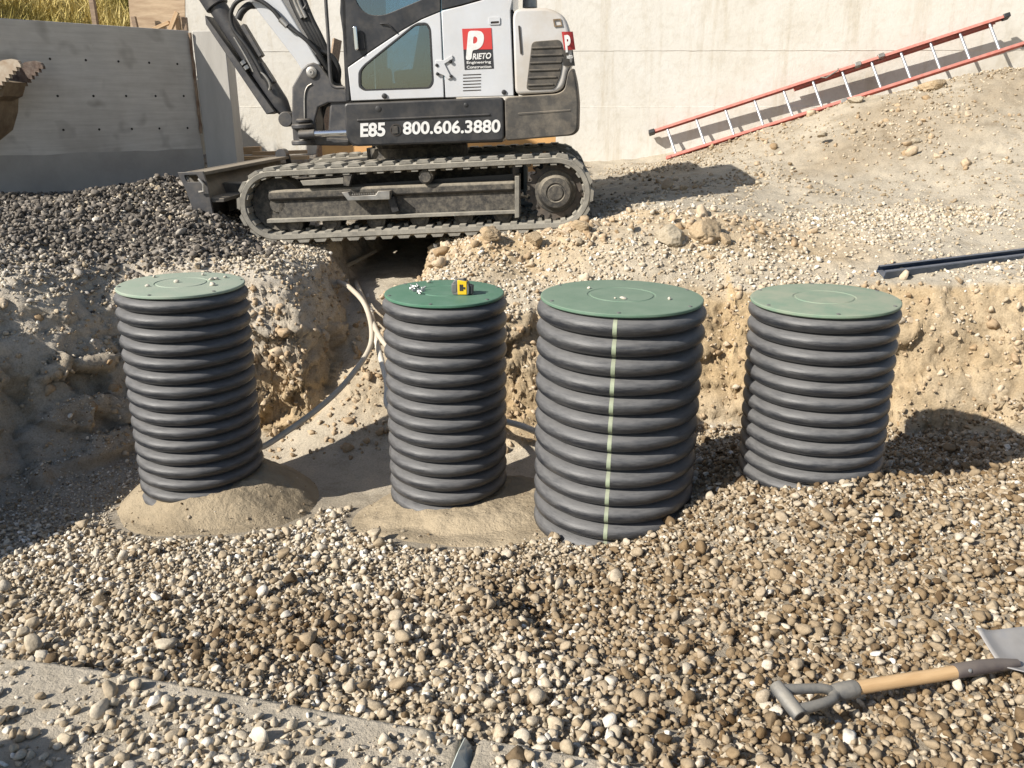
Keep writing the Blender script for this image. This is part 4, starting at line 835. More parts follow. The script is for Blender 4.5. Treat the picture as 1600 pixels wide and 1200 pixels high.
# ------------------------------------------------------------------ boulders
for k, (px, py, Y, s, fl, mt, lab) in enumerate(((1045, 391, 6.1, 0.115, 0.8, 'boulder', 'round grey boulder on the slope above the striped riser'), (1101, 372, 6.15, 0.135, 0.85, 'boulder_tan', 'largest tan boulder on the earth ridge, beside the grey one'), (1131, 386, 6.1, 0.055, 0.9, 'boulder_tan', 'small rough stone against the shaded side of the largest tan boulder'), (1455, 152, 9.3, 0.13, 0.6, 'boulder_tan', 'large rock on the crest of the spoil heap under the ladder'), (1336, 160, 9.6, 0.085, 0.5, 'boulder', 'pale flat rock on the spoil heap against the lower ladder rail'), (1285, 210, 8.9, 0.055, 0.7, 'boulder', 'grey cobble on the face of the spoil heap'), (1430, 230, 8.4, 0.045, 0.7, 'boulder', 'pale cobble halfway down the spoil heap'), (905, 361, 6.25, 0.07, 0.7, 'boulder_tan', 'tan clod on the ridge below the drive sprocket'), (765, 366, 6.2, 0.085, 0.8, 'boulder_tan', 'tan clod on the ridge nearest the trench'), (835, 372, 6.15, 0.06, 0.8, 'boulder_tan', 'small tan clod in the middle of the ridge below the track'), (630, 830, 4.0, 0.016, 0.7, 'boulder', 'lone dark pebble resting on the broad sand mound'))):
    p = onY(px, py, Y); z = gz_at(p.x, p.y)[0]; me_ = make_boulder(k) if s > 0.02 else rock_me[k % 8].copy(); o = finish('boulder' if s > 0.02 else 'pebble', me_, mt, None, 0); o.data.shade_smooth()
    o.location = (p.x, p.y, max(z + s * 0.25, p.z)); o.scale = (s * 1.1, s, s * fl); o.rotation_euler = (0, 0, k * 1.3); tag(o, lab, 'boulder' if s > 0.02 else 'pebble')

# ------------------------------------------------------------------ blue steel channel
a, b_ = onY(1376, 428, 5.62), onY(1640, 400, 6.0)
for p_ in (a, b_): p_.z = max(p_.z + 0.012, gz_at(p_.x, p_.y)[0] - 0.01)
d = (b_ - a); Lc = d.length; Mc = Matrix.Translation(a) @ d.to_track_quat('X', 'Z').to_matrix().to_4x4() @ Matrix.Rotation(R(24), 4, 'X')
ch = tag(empty('steel_channel', Mc), 'long blue slotted steel channel lying on gravel near the edge of the bank', 'channel')
W_, H_, t_ = 0.085, 0.055, 0.004
m = MB(); m.box((0, -W_/2, -H_/2), (Lc, -W_/2 + t_, H_/2)); m.build('flange', 'blue_steel', ch)
m = MB(); m.box((0, W_/2 - t_, -H_/2), (Lc, W_/2, H_/2)); m.build('flange', 'blue_steel', ch)
nsl = 8; outer = [(0, -W_/2 + t_), (Lc, -W_/2 + t_), (Lc, W_/2 - t_), (0, W_/2 - t_)]
holes = [round_poly([(x0, -0.014), (x0 + 0.13, -0.014), (x0 + 0.13, 0.014), (x0, 0.014)], 0.012, 3) for x0 in np.linspace(0.12, Lc - 0.25, nsl)]
m = weld(plate(outer, holes, 0.0, 0.004)); m.v = [(u, w, -H_/2 + 0.012 + v) for u, v, w in m.v]; m.build('slotted_web', 'blue_steel', ch, smooth=20)
for s_ in (-1, 1): MB().box((0, s_ * (W_/2 - 0.012) - 0.008, H_/2 - 0.001), (Lc, s_ * (W_/2 - 0.012) + 0.008, H_/2 + 0.003)).build('lip', 'blue_steel', ch)

# ------------------------------------------------------------------ ladder
w0 = Vector((bwX0, WALL_Y0 + WALL_K * bwX0, 0)); wnr = Vector((WALL_K, -1, 0)).normalized()
def onwall(px, py, off): return onPlane(px, py, w0 + wnr * off, wnr)
u0_, u1_ = onwall(1016, 206, 0.10), onwall(1573, 24, 0.22); l0_, l1_ = onwall(1044, 249, 0.26), onwall(1585, 81, 0.34)
du = (u1_ - u0_).normalized(); ctr = u0_
acr = (l0_ - u0_); acr = (acr - du * acr.dot(du)).normalized(); up_ = du.cross(acr)
if up_.dot(wnr) < 0: up_ = -up_
LL = (u1_ - u0_).length; WW = abs((l0_ - u0_).dot(acr)); off0 = (l0_ - u0_).dot(du) ; WW = WW * 0.985
Mq = Matrix.Identity(4); Mq.col[0][:3] = du; Mq.col[1][:3] = acr; Mq.col[2][:3] = du.cross(acr); Mq.col[3][:3] = u0_
ld = tag(empty('extension_ladder', Mq), 'red extension ladder with aluminium rungs leaning sideways against the cream wall', 'ladder')
def rail(y0, x0, x1, zo, name='rail', inner=1):
    m = MB(); m.box((x0, y0 - 0.004, zo - 0.035), (x1, y0 + 0.004, zo + 0.035)); m.box((x0, min(y0, y0 + inner * 0.03), zo + 0.03), (x1, max(y0, y0 + inner * 0.03), zo + 0.0355)); m.box((x0, min(y0, y0 + inner * 0.03), zo - 0.0355), (x1, max(y0, y0 + inner * 0.03), zo - 0.03))
    return m.build(name, 'ladder_red', ld, bevel=0.002)
sg = 1 if (du.cross(acr)).dot(wnr) > 0 else -1
rail(0, 0.03, LL - 0.03, 0.0); rail(WW, off0, off0 + LL - 0.02, 0.0, inner=-1)
rail(0.016, LL * 0.42, LL * 0.97, -0.062 * sg, 'fly_rail'); rail(WW - 0.016, off0 + LL * 0.36, off0 + LL * 0.95, -0.062 * sg, 'fly_rail', -1)
nr_ = 12
for k in range(nr_):
    t = (1047 + (1543 - 1047) * k / (nr_ - 1)); pt = onwall(t, 206 - (t - 1016) * 182 / 557 + 22, 0.15); x = (pt - u0_).dot(du)
    m = MB(); m.cyl((x, 0.0, 0), (x + 0.012, WW, 0), 0.0165, seg=12); m.build('rung', 'aluminium', ld)
for x in (0.0, LL - 0.03):
    MB().box((x - 0.02, -0.012, -0.05), (x + 0.05, 0.036, 0.05)).build('end_cap', 'rubber_black', ld, bevel=0.006)
for x, yy_ in ((off0 - 0.02, WW), (off0 + LL - 0.05, WW)): MB().box((x, yy_ - 0.03, -0.046), (x + 0.06, yy_ + 0.012, 0.046)).build('end_cap', 'rubber_black' if x > 1 else 'ladder_red', ld, bevel=0.006)
for x, yy_ in ((LL * 0.595, 0.01), (LL * 0.66, 0.0), (LL * 0.53, WW - 0.01)): MB().box((x - 0.035, yy_ - 0.02, -0.052), (x + 0.035, yy_ + 0.026, 0.052)).build('guide_bracket', 'steel_worn', ld, bevel=0.004)
m = MB(); m.tube([(LL * 0.49, 0.03, 0.05 * sg), (LL * 0.50, 0.07, 0.09 * sg), (LL * 0.535, 0.03, 0.09 * sg), (LL * 0.54, 0.0, 0.06 * sg)], 0.008, 8); m.build('rung_lock', 'steel_worn', ld)

# ------------------------------------------------------------------ shovel
def g3(px, py, Y): return onY(px, py, Y)
gz_s = lambda x, y: gz_at(x, y)[0] + 0.02
h0, h1 = onZ(1332, 1077, 0.60), onZ(1492, 1049, 0.585)
d = (h1 - h0).normalized(); side = Vector((0, 0, 1)).cross(d).normalized(); upv = d.cross(side)
Ms = Matrix.Identity(4); Ms.col[0][:3] = d; Ms.col[1][:3] = side; Ms.col[2][:3] = upv; Ms.col[3][:3] = h0
Ls = (h1 - h0).length
shv = tag(empty('shovel', Ms), 'short shovel with grey D-handle and pale wooden shaft lying on the gravel', 'shovel')
m = MB(); m.tube([(x, 0.0012 * math.sin(x * 14), 0.0015 * math.cos(x * 9)) for x in np.linspace(-0.02, Ls + 0.06, 14)], 0.0205, 18); m.build('shaft', 'wood_handle', shv, smooth=60)
m = MB(); m.tube([(-0.07, 0, 0), (-0.055, 0, 0), (-0.02, 0, 0), (0.008, 0, 0), (0.012, 0, 0)], [0.0215, 0.0255, 0.027, 0.0265, 0.0245], 18); fer = m.build('handle_socket', 'grey_cast', shv, smooth=60)
gA = Ms.inverted() @ onZ(1216, 1076, 0.645); gB = Ms.inverted() @ onZ(1245, 1113, 0.625)
for gp_ in (gA, gB):
    q_ = gp_ * 0.86 + (gA + gB) * 0.07
    pts = catmull([Vector((-0.045, 0, 0)), Vector((-0.075, q_.y * 0.22, q_.z * 0.15)), Vector((-0.105, q_.y * 0.62, q_.z * 0.5)), Vector((q_.x * 0.5 - 0.075, q_.y * 0.92, q_.z * 0.85)), q_], 6); nn_ = len(pts)
    m = MB(); m.tube(pts, [0.0195 - 0.005 * math.sin(math.pi * i / (nn_ - 1)) for i in range(nn_)], 12); m.build('handle_arm', 'grey_cast', shv, smooth=60)
gd = (gB - gA).normalized(); m = MB()
q1, q2 = gA - gd * 0.014, gB + gd * 0.014
m.tube([q1, q1 + gd * 0.004, gA + (gB - gA) * 0.3, gA + (gB - gA) * 0.7, q2 - gd * 0.004, q2], [0.019, 0.0215, 0.0225, 0.0225, 0.0215, 0.019], 18)
gr = m.build('grip', 'grey_cast', shv, smooth=50)
MB().cyl(q2 - gd * 0.004, q2 + gd * 0.0012, 0.0145, seg=16).build('grip_hole', 'hole_shade', gr)  # dark disc on the grip end in place of its shaded hollow
m = MB(); m.tube([(Ls - 0.005, 0, 0), (Ls, 0, 0), (Ls + 0.10, -0.001, 0.0), (Ls + 0.17, -0.004, -0.002), (Ls + 0.24, -0.006, -0.006)], [0.0215, 0.0235, 0.0235, 0.021, 0.014], 18); sk = m.build('blade_socket', 'socket_dark', shv, smooth=60)
rv = MB(); rv.lathe([(0.006, 0.0), (0.006, 0.003), (0.003, 0.0045), (0.0005, 0.005)], 10); rv.build('rivet', 'zinc', sk, M=Matrix.Translation((Ls + 0.035, -0.0205, 0.0115)) @ Matrix.Rotation(R(60), 4, 'X'))
vs = []; nu_, nv2 = 16, 14
for j in range(nv2):
    for i in range(nu_):
        s = -1 + 2 * i / (nu_ - 1); t = j / (nv2 - 1); wv = 0.125 * (1 - 0.10 * t)
        vs.append((Ls + 0.19 + 0.29 * t - 0.012 * (1 - abs(s)) * (1 - t), s * wv, -0.012 + 0.040 * s * s - 0.02 * t * (1 - s * s) + 0.02 * math.exp(-(t / 0.12)**2) * (1 - (1 - abs(s))**3)))
fs = [(j*nu_+i, j*nu_+i+1, (j+1)*nu_+i+1, (j+1)*nu_+i) for j in range(nv2-1) for i in range(nu_-1)]
m = MB(); m.add(vs, fs); bl = m.build('blade', 'shovel_blade', shv, smooth=60); sm = bl.modifiers.new('thickness', 'SOLIDIFY'); sm.thickness = 0.003

# ------------------------------------------------------------------ excavator
ea, et = R(-3), R(2.4)
eu = Vector((math.cos(ea) * math.cos(et), math.sin(ea) * math.cos(et), math.sin(et))); ev = Vector((-math.sin(ea), math.cos(ea), 0)); ew = eu.cross(ev)
eo = ray(646, 372) * 6.62 + Vector((0, 0, CAM_Z))
EM = Matrix.Identity(4); EM.col[0][:3] = eu; EM.col[1][:3] = ev; EM.col[2][:3] = ew; EM.col[3][:3] = eo
EI = EM.inverted(); EIR = EI.to_3x3(); eco = EI @ Vector((0, 0, CAM_Z))
def E(px, py, v=0.0):
    d = EIR @ ray(px, py); t = (v - eco.y) / d.y; q = eco + d * t; return (q.x, q.z)
def EP(pts, v=0.0): return [E(x, y, v) for x, y in pts]
def E3(px, py, v): u, w = E(px, py, v); return Vector((u, v, w))
ex = tag(empty('excavator', EM), 'white and black compact crawler excavator parked above the trench', 'excavator')
def grp(name, parent=ex):
    o = empty(name); o.parent = parent; return o

def text_part(body, box, v, material, parent, name='lettering', shear=0.0, bold=0.02, italic_fix=False):
    # box: (px0,py0,px1,py1) corners lower-left / upper-right in the photograph on plane v
    cu = bpy.data.curves.new('t', 'FONT'); cu.body = body; cu.size = 1; cu.offset = bold; cu.shear = shear; cu.extrude = 0.0; cu.resolution_u = 6
    o = bpy.data.objects.new('t', cu); COL.objects.link(o); dg = bpy.context.evaluated_depsgraph_get(); me = bpy.data.meshes.new_from_object(o.evaluated_get(dg)); bpy.data.objects.remove(o)
    n = len(me.vertices); co = np.empty(n * 3, np.float32); me.vertices.foreach_get('co', co); co = co.reshape(-1, 3)
    lo, hi = co.min(0), co.max(0)
    bl, br, tl = [np.array(E(*p, v)) for p in ((box[0], box[1]), (box[2], box[3]), (box[4], box[5]))]
    a = (co[:, 0:1] - lo[0]) / (hi[0] - lo[0]); b = (co[:, 1:2] - lo[1]) / (hi[1] - lo[1])
    uw = bl + a * (br - bl) + b * (tl - bl)
    co2 = np.stack([uw[:, 0], np.full(n, v), uw[:, 1]], 1).astype(np.float32); me.vertices.foreach_set('co', co2.ravel()); me.update()
    # turn faces towards -v
    return finish(name, me, material, parent, 0)

# --- running gear
def stadium(c0, c1, r, n=26):
    (x0, z0), (x1, z1) = c0, c1; out = []; d = Vector((x1 - x0, z1 - z0)); L = d.length; d.normalize(); nn = Vector((-d.y, d.x))
    seq = []
    for i in range(40): seq.append((Vector((x0, z0)) + d * (L * i / 40) + nn * r, nn))
    for i in range(n):
        a = math.pi / 2 - math.pi * i / n; dd = d * math.cos(a) + nn * math.sin(a); seq.append((Vector((x1, z1)) + dd * r, dd))
    for i in range(40): seq.append((Vector((x1, z1)) - d * (L * i / 40) - nn * r, -nn))
    for i in range(n):
        a = -math.pi / 2 - math.pi * i / n; dd = d * math.cos(a) + nn * math.sin(a); seq.append((Vector((x0, z0)) + dd * r, dd))
    return seq
cI, cS = E(427, 322), E(868, 302); RT = 0.300; TW = 0.45
def track(v0, name_suffix=''):
    tr = grp('track')
    seq = stadium(cI, cS, RT - 0.022); n = len(seq); m = MB(); vs = []
    sag = lambda p, nn: 0.0
    for p, nn in seq:
        for th, va in ((0, 0.02), (0, TW - 0.02), (-0.014, TW), (-0.048, TW - 0.004), (-0.052, TW - 0.03), (-0.052, 0.03), (-0.048, 0.004), (-0.014, 0.0)): q_ = p + nn * th; vs.append((q_.x, v0 + va, q_.y))
    m.add(vs, [(k*8+i, k*8+(i+1) % 8, ((k+1) % n)*8+(i+1) % 8, ((k+1) % n)*8+i) for k in range(n) for i in range(8)])
    # tread lugs moulded on the belt, inner drive lugs on its inside
    P_ = [p for p, _ in seq]; cum = [0]
    for i in range(n): cum.append(cum[-1] + (P_[(i+1) % n] - P_[i]).length)
    tot = cum[-1]; nl = 46
    def at_len(s):
        s %= tot; i = max(j for j in range(n) if cum[j] <= s); t = (s - cum[i]) / max(cum[i+1] - cum[i], 1e-9); p = P_[i].lerp(P_[(i+1) % n], t); nn = seq[i][1].lerp(seq[(i+1) % n][1], t).normalized(); return p, nn
    for k in range(nl):
        s0 = tot * k / nl
        for side, (va, vb) in enumerate(((0.004, 0.235), (TW - 0.235, TW - 0.004))):
            ss = s0 + (0 if side == 0 else tot / nl * 0.5); vs = []
            for ds, h in ((-0.052, -0.004), (-0.036, 0.019), (0.036, 0.019), (0.052, -0.004)):
                p, nn = at_len(ss + ds); q_ = p + nn * h; vs += [(q_.x, v0 + va, q_.y), (q_.x, v0 + vb, q_.y)]
            m.add(vs, [(0,1,3,2),(2,3,5,4),(4,5,7,6),(0,2,4,6),(1,7,5,3),(0,6,7,1)])
        for ds, h in ((0, 0),):
            vs = []
            for ds, h in ((-0.02, -0.05), (-0.016, -0.078), (0.016, -0.078), (0.02, -0.05)):
                p, nn = at_len(s0 + ds); q_ = p + nn * h; vs += [(q_.x, v0 + 0.15, q_.y), (q_.x, v0 + TW - 0.15, q_.y)]
            m.add(vs, [(0,1,3,2),(2,3,5,4),(4,5,7,6),(0,2,4,6),(1,7,5,3),(0,6,7,1)])
            vs = []
            for ds, h in ((tot/nl/2-0.028, -0.05), (tot/nl/2-0.025, -0.066), (tot/nl/2+0.025, -0.066), (tot/nl/2+0.028, -0.05)):
                p, nn = at_len(s0 + ds); q_ = p + nn * h; vs += [(q_.x, v0 + 0.012, q_.y), (q_.x, v0 + TW - 0.012, q_.y)]
            m.add(vs, [(0,1,3,2),(2,3,5,4),(4,5,7,6),(0,2,4,6),(1,7,5,3),(0,6,7,1)])
    m.build('tread_belt', 'rubber_track', tr, smooth=40)
    # drive sprocket with teeth
    pr = []; nt_ = 21
    for k in range(nt_):
        for f_, r in ((0.0, 0.205), (0.22, 0.208), (0.36, 0.232), (0.5, 0.238), (0.64, 0.232), (0.78, 0.208)): a = 2 * math.pi * (k + f_) / nt_; pr.append((cS[0] + r * math.cos(a), cS[1] + r * math.sin(a)))
    sp_ = MB().prism(pr, v0 + 0.14, v0 + 0.19).build('sprocket', 'sprocket_steel', tr, smooth=20)
    MB().lathe([(0.165, 0.139), (0.16, 0.125), (0.14, 0.12), (0.13, 0.075), (0.122, 0.068), (0.115, 0.05), (0.075, 0.046), (0.07, 0.054), (0.06, 0.054), (0.056, 0.046), (0.001, 0.046)], 40, (cS[0], v0, cS[1]), 'y').build('hub', 'frame_dirty', sp_)
    for k in range(10):
        a = 2 * math.pi * k / 10; MB().cyl((cS[0] + 0.185 * math.cos(a), v0 + 0.128, cS[1] + 0.185 * math.sin(a)), (cS[0] + 0.185 * math.cos(a), v0 + 0.141, cS[1] + 0.185 * math.sin(a)), 0.011, seg=6).build('hub_bolt', 'sprocket_steel', sp_)
    MB().lathe([(0.001, 0.10), (0.06, 0.10), (0.07, 0.12), (0.17, 0.13), (0.205, 0.12), (0.215, 0.15), (0.215, 0.30), (0.2, 0.32), (0.001, 0.33)], 36, (cI[0], v0, cI[1]), 'y').build('idler', 'frame_dirty', tr)
    # frame
    d = Vector((cS[0] - cI[0], cS[1] - cI[1])); ang = math.atan2(d.y, d.x)
    def L2(pts): return EP(pts, 0)
    fr = MB().prism(round_poly(L2([(412, 299), (806, 284), (806, 300), (414, 316)]), 0.03), v0 + 0.07, v0 + 0.34).build('frame_tube', 'frame_dirty', tr, bevel=0.02)
    MB().prism(L2([(430, 316), (805, 300), (805, 331), (430, 344)]), v0 + 0.10, v0 + 0.33).build('frame_web', 'frame_dirty', tr)
    MB().prism(L2([(414, 344), (806, 330), (806, 335), (414, 350)]), v0 + 0.045, v0 + 0.35).build('frame_flange', 'rubber_track', tr, bevel=0.003)
    MB().prism(L2([(804, 276), (811, 276), (811, 341), (804, 342)]), v0 + 0.04, v0 + 0.35).build('end_plate', 'rubber_track', tr, bevel=0.004)
    MB().prism(L2([(467, 283), (535, 278), (536, 288), (472, 291)]), v0 + 0.03, v0 + 0.07).build('tension_cover', 'rubber_track', tr, bevel=0.004)
    MB().prism(L2([(536, 272), (549, 272), (544, 291), (536, 290)]), v0 + 0.02, v0 + 0.10).build('tension_bracket', 'frame_dirty', tr)
    MB().prism(L2([(430, 300), (800, 275), (800, 290), (430, 300)][:3] + [(430, 315)]), v0 + 0.2, v0 + 0.22).build('inner_plate', 'black_paint', tr)
    cr = E(664, 277); MB().lathe([(0.001, 0.028), (0.04, 0.028), (0.044, 0.04), (0.056, 0.045), (0.056, 0.30), (0.001, 0.31)], 24, (cr[0], v0, cr[1]), 'y').build('carrier_roller', 'frame_dirty', tr)
    for px in (452, 512, 583, 652, 722, 784):
        c = E(px, 366 - (px - 427) * 0.0453 - 12); MB().lathe([(0.001, 0.10), (0.05, 0.10), (0.056, 0.11), (0.075, 0.115), (0.075, 0.15), (0.062, 0.16), (0.062, 0.28), (0.075, 0.29), (0.075, 0.33), (0.001, 0.34)], 22, (c[0], v0, c[1]), 'y').build('bottom_roller', 'frame_dirty', tr)
    st = MB().prism(L2([(535, 300), (545, 300), (548, 306), (588, 304), (592, 298), (610, 298), (610, 311), (545, 313)]), v0 - 0.03, v0 + 0.07).build('step', 'steel_worn', tr, bevel=0.003)
    for k in range(11):
        u, w = E(552 + k * 3.6, 304.3 - 0.15 * k); MB().prism([(u - 0.006, w), (u + 0.006, w), (u, w + 0.014)], v0 - 0.028, v0 + 0.06).build('grip_tooth', 'steel_worn', st, smooth=0)
    MB().prism(L2([(604, 310), (614, 308), (622, 330), (612, 333)]), v0 + 0.03, v0 + 0.10).build('step_stay', 'black_paint', tr)
    return tr
track(0.0); track(1.72)
# chassis between the tracks, slew ring
MB().prism(EP([(480, 262), (800, 250), (800, 330), (480, 340)], 0.3), 0.5, 1.72).build('undercarriage', 'frame_dirty', ex, bevel=0.03)
u_, w_ = E(650, 232, 1.0); MB().lathe([(0.45, -0.16), (0.45, 0.02), (0.40, 0.02), (0.40, 0.10)], 48, (u_, 1.08, w_)).build('slew_ring', 'frame_dirty', ex)
for px_, py_ in ((690, 303),):
    pass
# --- dozer blade in front of the tracks
bt, bb = E(279, 270), E(318, 342)
prof = [(bt[0] + 0.00, bt[1]), (bt[0] + 0.20, bt[1] - 0.0), (bt[0] + 0.20, bt[1] - 0.10), (bt[0] + 0.24, bt[1] - 0.34), (bt[0] + 0.10, bt[1] - 0.36), (bt[0] + 0.04, bt[1] - 0.20)]
dz = grp('dozer_blade')
curve = [(bt[0] + 0.02 + 0.11 * (1 - (2 * t - 1)**2) + 0.03 * t, bt[1] - 0.44 * t) for t in np.linspace(0, 1, 10)]
backp = [(u + 0.03, w) for u, w in curve[::-1]]
MB().prism(curve + backp, 0.0, 2.2).build('mouldboard', 'dusty_black', dz)
fr_o = [(bt[0], bt[1] + 0.004), (bt[0] + 0.205, bt[1] + 0.004), (bt[0] + 0.225, bt[1] - 0.12), (bt[0] + 0.24, bt[1] - 0.42), (bt[0] + 0.10, bt[1] - 0.42), (bt[0] + 0.05, bt[1] - 0.16)]
hole = round_poly([(bt[0] + 0.05, bt[1] - 0.018), (bt[0] + 0.155, bt[1] - 0.018), (bt[0] + 0.165, bt[1] - 0.075), (bt[0] + 0.06, bt[1] - 0.07)], 0.015)
for v_ in (-0.02, 2.2): weld(plate(fr_o, [hole], v_, v_ + 0.025)).build('end_plate', 'cast_black', dz, bevel=0.003)
MB().prism([(bt[0] + 0.03, bt[1] - 0.002), (bt[0] + 0.20, bt[1] - 0.002), (bt[0] + 0.20, bt[1] - 0.03), (bt[0] + 0.03, bt[1] - 0.03)], 0.006, 2.2).build('top_rib', 'dusty_black', dz, bevel=0.004)
MB().prism([(bt[0] + 0.10, bt[1] - 0.20), (bt[0] + 0.33, bt[1] - 0.21), (bt[0] + 0.33, bt[1] - 0.24), (bt[0] + 0.10, bt[1] - 0.24)], 0.006, 2.2).build('middle_rib', 'dusty_black', dz, bevel=0.004)
for v_ in (0.46, 1.6): MB().prism([(bt[0] + 0.15, bt[1] - 0.12), (bt[0] + 0.36, bt[1] - 0.13), (bt[0] + 1.25, bt[1] - 0.10), (bt[0] + 1.25, bt[1] - 0.24), (bt[0] + 0.36, bt[1] - 0.30), (bt[0] + 0.17, bt[1] - 0.38)], v_, v_ + 0.12).build('push_arm', 'dusty_black', dz, bevel=0.01)
MB().cyl((bt[0] + 0.14, 2.12, bt[1] + 0.02), (bt[0] + 0.14, 2.24, bt[1] + 0.02), 0.055, seg=20).build('tie_eye', 'cast_black', dz)
m = MB(); m.tube([(bt[0] + 0.17, -0.04, bt[1] - 0.05), (bt[0] + 0.205, -0.05, bt[1] - 0.09), (bt[0] + 0.20, -0.05, bt[1] - 0.145), (bt[0] + 0.16, -0.045, bt[1] - 0.15)], 0.010, 8); m.build('shackle', 'steel_worn', dz)
for k in range(26):   # stones lying on the blade edge
    pass

# --- upper structure
V0 = 0.03
sk_o = round_poly(EP([(537, 161), (786.5, 151.5), (788, 220), (553, 229), (541, 217)], V0), 0.035)
sk = MB().prism(sk_o, V0, 0.16).build('side_skirt', 'black_paint', ex, bevel=0.014, seg=3)
MB().prism(round_poly(EP([(558, 186.5), (766, 177.5), (766, 180.5), (558, 190)], V0), 0.01), V0 - 0.010, V0 + 0.01).build('pressed_rib', 'black_paint', sk, bevel=0.004)
for px, py, r in ((591, 170, 0.022), (728, 164, 0.016)): c = E(px, py, V0); MB().lathe([(r, 0.006), (r, -0.004), (r * 0.6, -0.007), (0.001, -0.007)], 16, (c[0], V0, c[1]), 'y').build('plug', 'rubber_black', sk)
c = E(619, 203, V0); MB().lathe([(0.046, 0.004), (0.046, -0.004), (0.038, -0.006), (0.035, 0.004), (0.001, 0.004)], 24, (c[0], V0, c[1]), 'y').build('access_hole', 'hole_shade', sk)
MB().prism(EP([(612, 197), (621, 196.5), (622, 208), (613, 209)], V0 - 0.007), V0 - 0.009, V0 - 0.005).build('worn_sticker', 'grille', sk, smooth=0)
text_part('E85', (563, 214.5, 602, 213, 563, 192.5), V0 - 0.004, 'print_white', sk, bold=0.035)
text_part('800.606.3880', (629.5, 210.5, 781.5, 207, 629.5, 190), V0 - 0.004, 'print_white', sk, bold=0.028)
MB().prism(EP([(545, 165), (786, 156), (786, 222), (552, 228)], 0.2), 0.16, 2.05).build('main_frame', 'black_paint', ex, bevel=0.01)
sl = lambda a: [(V0, 0.955, 0.985), (V0 + 0.02, 0.972, 0.995), (V0 + 0.10, 0.992, 1), (0.30, 1.0, 1), (1.75, 1.0, 1), (2.0, 0.96, 1), (2.08, 0.92, 0.98)]
cw_p = round_poly(EP([(788.5, 152), (809, 150), (874, 146), (886, 140), (892, 110), (899, 104), (905, 130), (908, 160), (907.5, 182), (907, 204), (898, 212), (790, 220.5)], V0), 0.03, 3)
cw = MB().slices(cw_p, sl(0), cw_p[0][0]).build('counterweight', 'dusty_black', ex, bevel=0.012, seg=2, smooth=50)
rb = MB().prism(round_poly(EP([(809, 176.5), (892, 171), (892, 174), (810, 180.5)], V0), 0.006), V0 - 0.003, V0 + 0.03).build('pressed_rib', 'dusty_black', cw, bevel=0.003)
hd_p = round_poly(EP([(801, 22), (807, 12), (861, 11), (884, 24), (893, 48), (897.5, 100), (890, 106), (884, 136), (872, 145), (805, 149)], V0), 0.05, 4)
hd = MB().slices(hd_p, [(V0 + 0.004, 0.955, 0.97), (V0 + 0.02, 0.972, 0.985), (V0 + 0.08, 0.992, 0.997), (0.30, 1.0, 1), (1.75, 1.0, 1), (2.0, 0.96, 1), (2.06, 0.92, 0.98)], hd_p[0][0]).build('engine_hood', 'hood_paint', ex, bevel=0.02, seg=3, smooth=50)
gr_o = round_poly(EP([(831, 65), (876, 61.5), (881, 82), (876, 118), (867, 139), (822, 140.5)], V0), 0.03)
gl_ = MB().prism(gr_o, V0 - 0.004, V0 + 0.05).build('grille', 'grille', hd, bevel=0.004)
for k in range(6):
    y = 74 + k * 11.6; x0 = 829.5 - k * 1.2; x1 = (877, 879, 877, 874, 870, 865)[k]
    MB().prism(EP([(x0 + 1, y), (x1, y - 1.5), (x1, y + 1.2), (x0 + 1, y + 3)], V0), V0 - 0.013, V0).build('slat', 'grille', gl_, bevel=0.003)
MB().prism(round_poly(EP([(809.5, 40), (812.5, 40), (816, 84), (813, 85)], V0), 0.008), V0 - 0.004, V0 + 0.03).build('hood_slot', 'hole_shade', hd)
MB().cyl(E3(828, 12, 0.5), E3(828, -14, 0.5), 0.058, 0.054, seg=20).build('exhaust_pipe', 'steel_worn', ex)
ol = EP([(864, 30), (876, 29), (879, 41), (866, 42)], V0); il = EP([(866, 32), (874.5, 31), (877, 39), (868, 40)], V0)
weld(plate(ol, [il], V0 - 0.006, V0)).build('worn_outline', 'bucket_rust', hd, smooth=0)
# --- cab: near side plates
CV = 0.035
up_win = round_poly(EP([(553, -92), (672, -92), (672, -8), (657, 0), (597, 25), (570, 22), (553, -2)], CV), 0.06)
cab = grp('cab')
dr = weld(plate(EP([(536, -108), (688, -108), (688, 17), (659, 29), (629, 46), (587, 74), (543, 104), (531, 20)], CV), [up_win], CV, CV + 0.045)).build('door_top', 'black_paint', cab, bevel=0.004)
lw_win = round_poly(EP([(561, 113), (568, 103), (650, 37), (668, 36), (673, 45), (677.5, 129), (672, 138), (568, 141.5), (561, 136)], CV), 0.022)
dl = weld(plate(EP([(543.5, 105.5), (587, 75.5), (629, 47.5), (659, 30.5), (688, 18.5), (694, 152.5), (549, 157.5)], CV), [lw_win], CV - 0.004, CV + 0.045)).build('door', 'shaded_white_paint', cab, bevel=0.006)
lw_in = [(u + (CXX - u) * 0.045, w + (CWW - w) * 0.045) for CXX, CWW in [(sum(u for u, _ in lw_win) / len(lw_win), sum(w for _, w in lw_win) / len(lw_win))] for u, w in lw_win]
weld(plate(lw_win, [lw_in], CV - 0.007, CV + 0.03)).build('window_seal', 'rubber_black', dl)
MB().prism(lw_win, CV + 0.012, CV + 0.018).build('window', 'cab_glass', dl, smooth=0)
MB().prism(up_win, CV + 0.012, CV + 0.018).build('window', 'cab_glass', dr, smooth=0)
h_ = MB().prism(round_poly(EP([(553, 42), (559, 41), (562, 78), (556, 80)], CV), 0.012), CV - 0.045, CV - 0.02).build('door_handle', 'chrome', dr, bevel=0.006)
MB().prism(round_poly(EP([(556, 50), (568, 48), (571, 78), (558, 79)], CV), 0.02), CV - 0.012, CV + 0.01).build('handle_recess', 'rubber_black', h_)
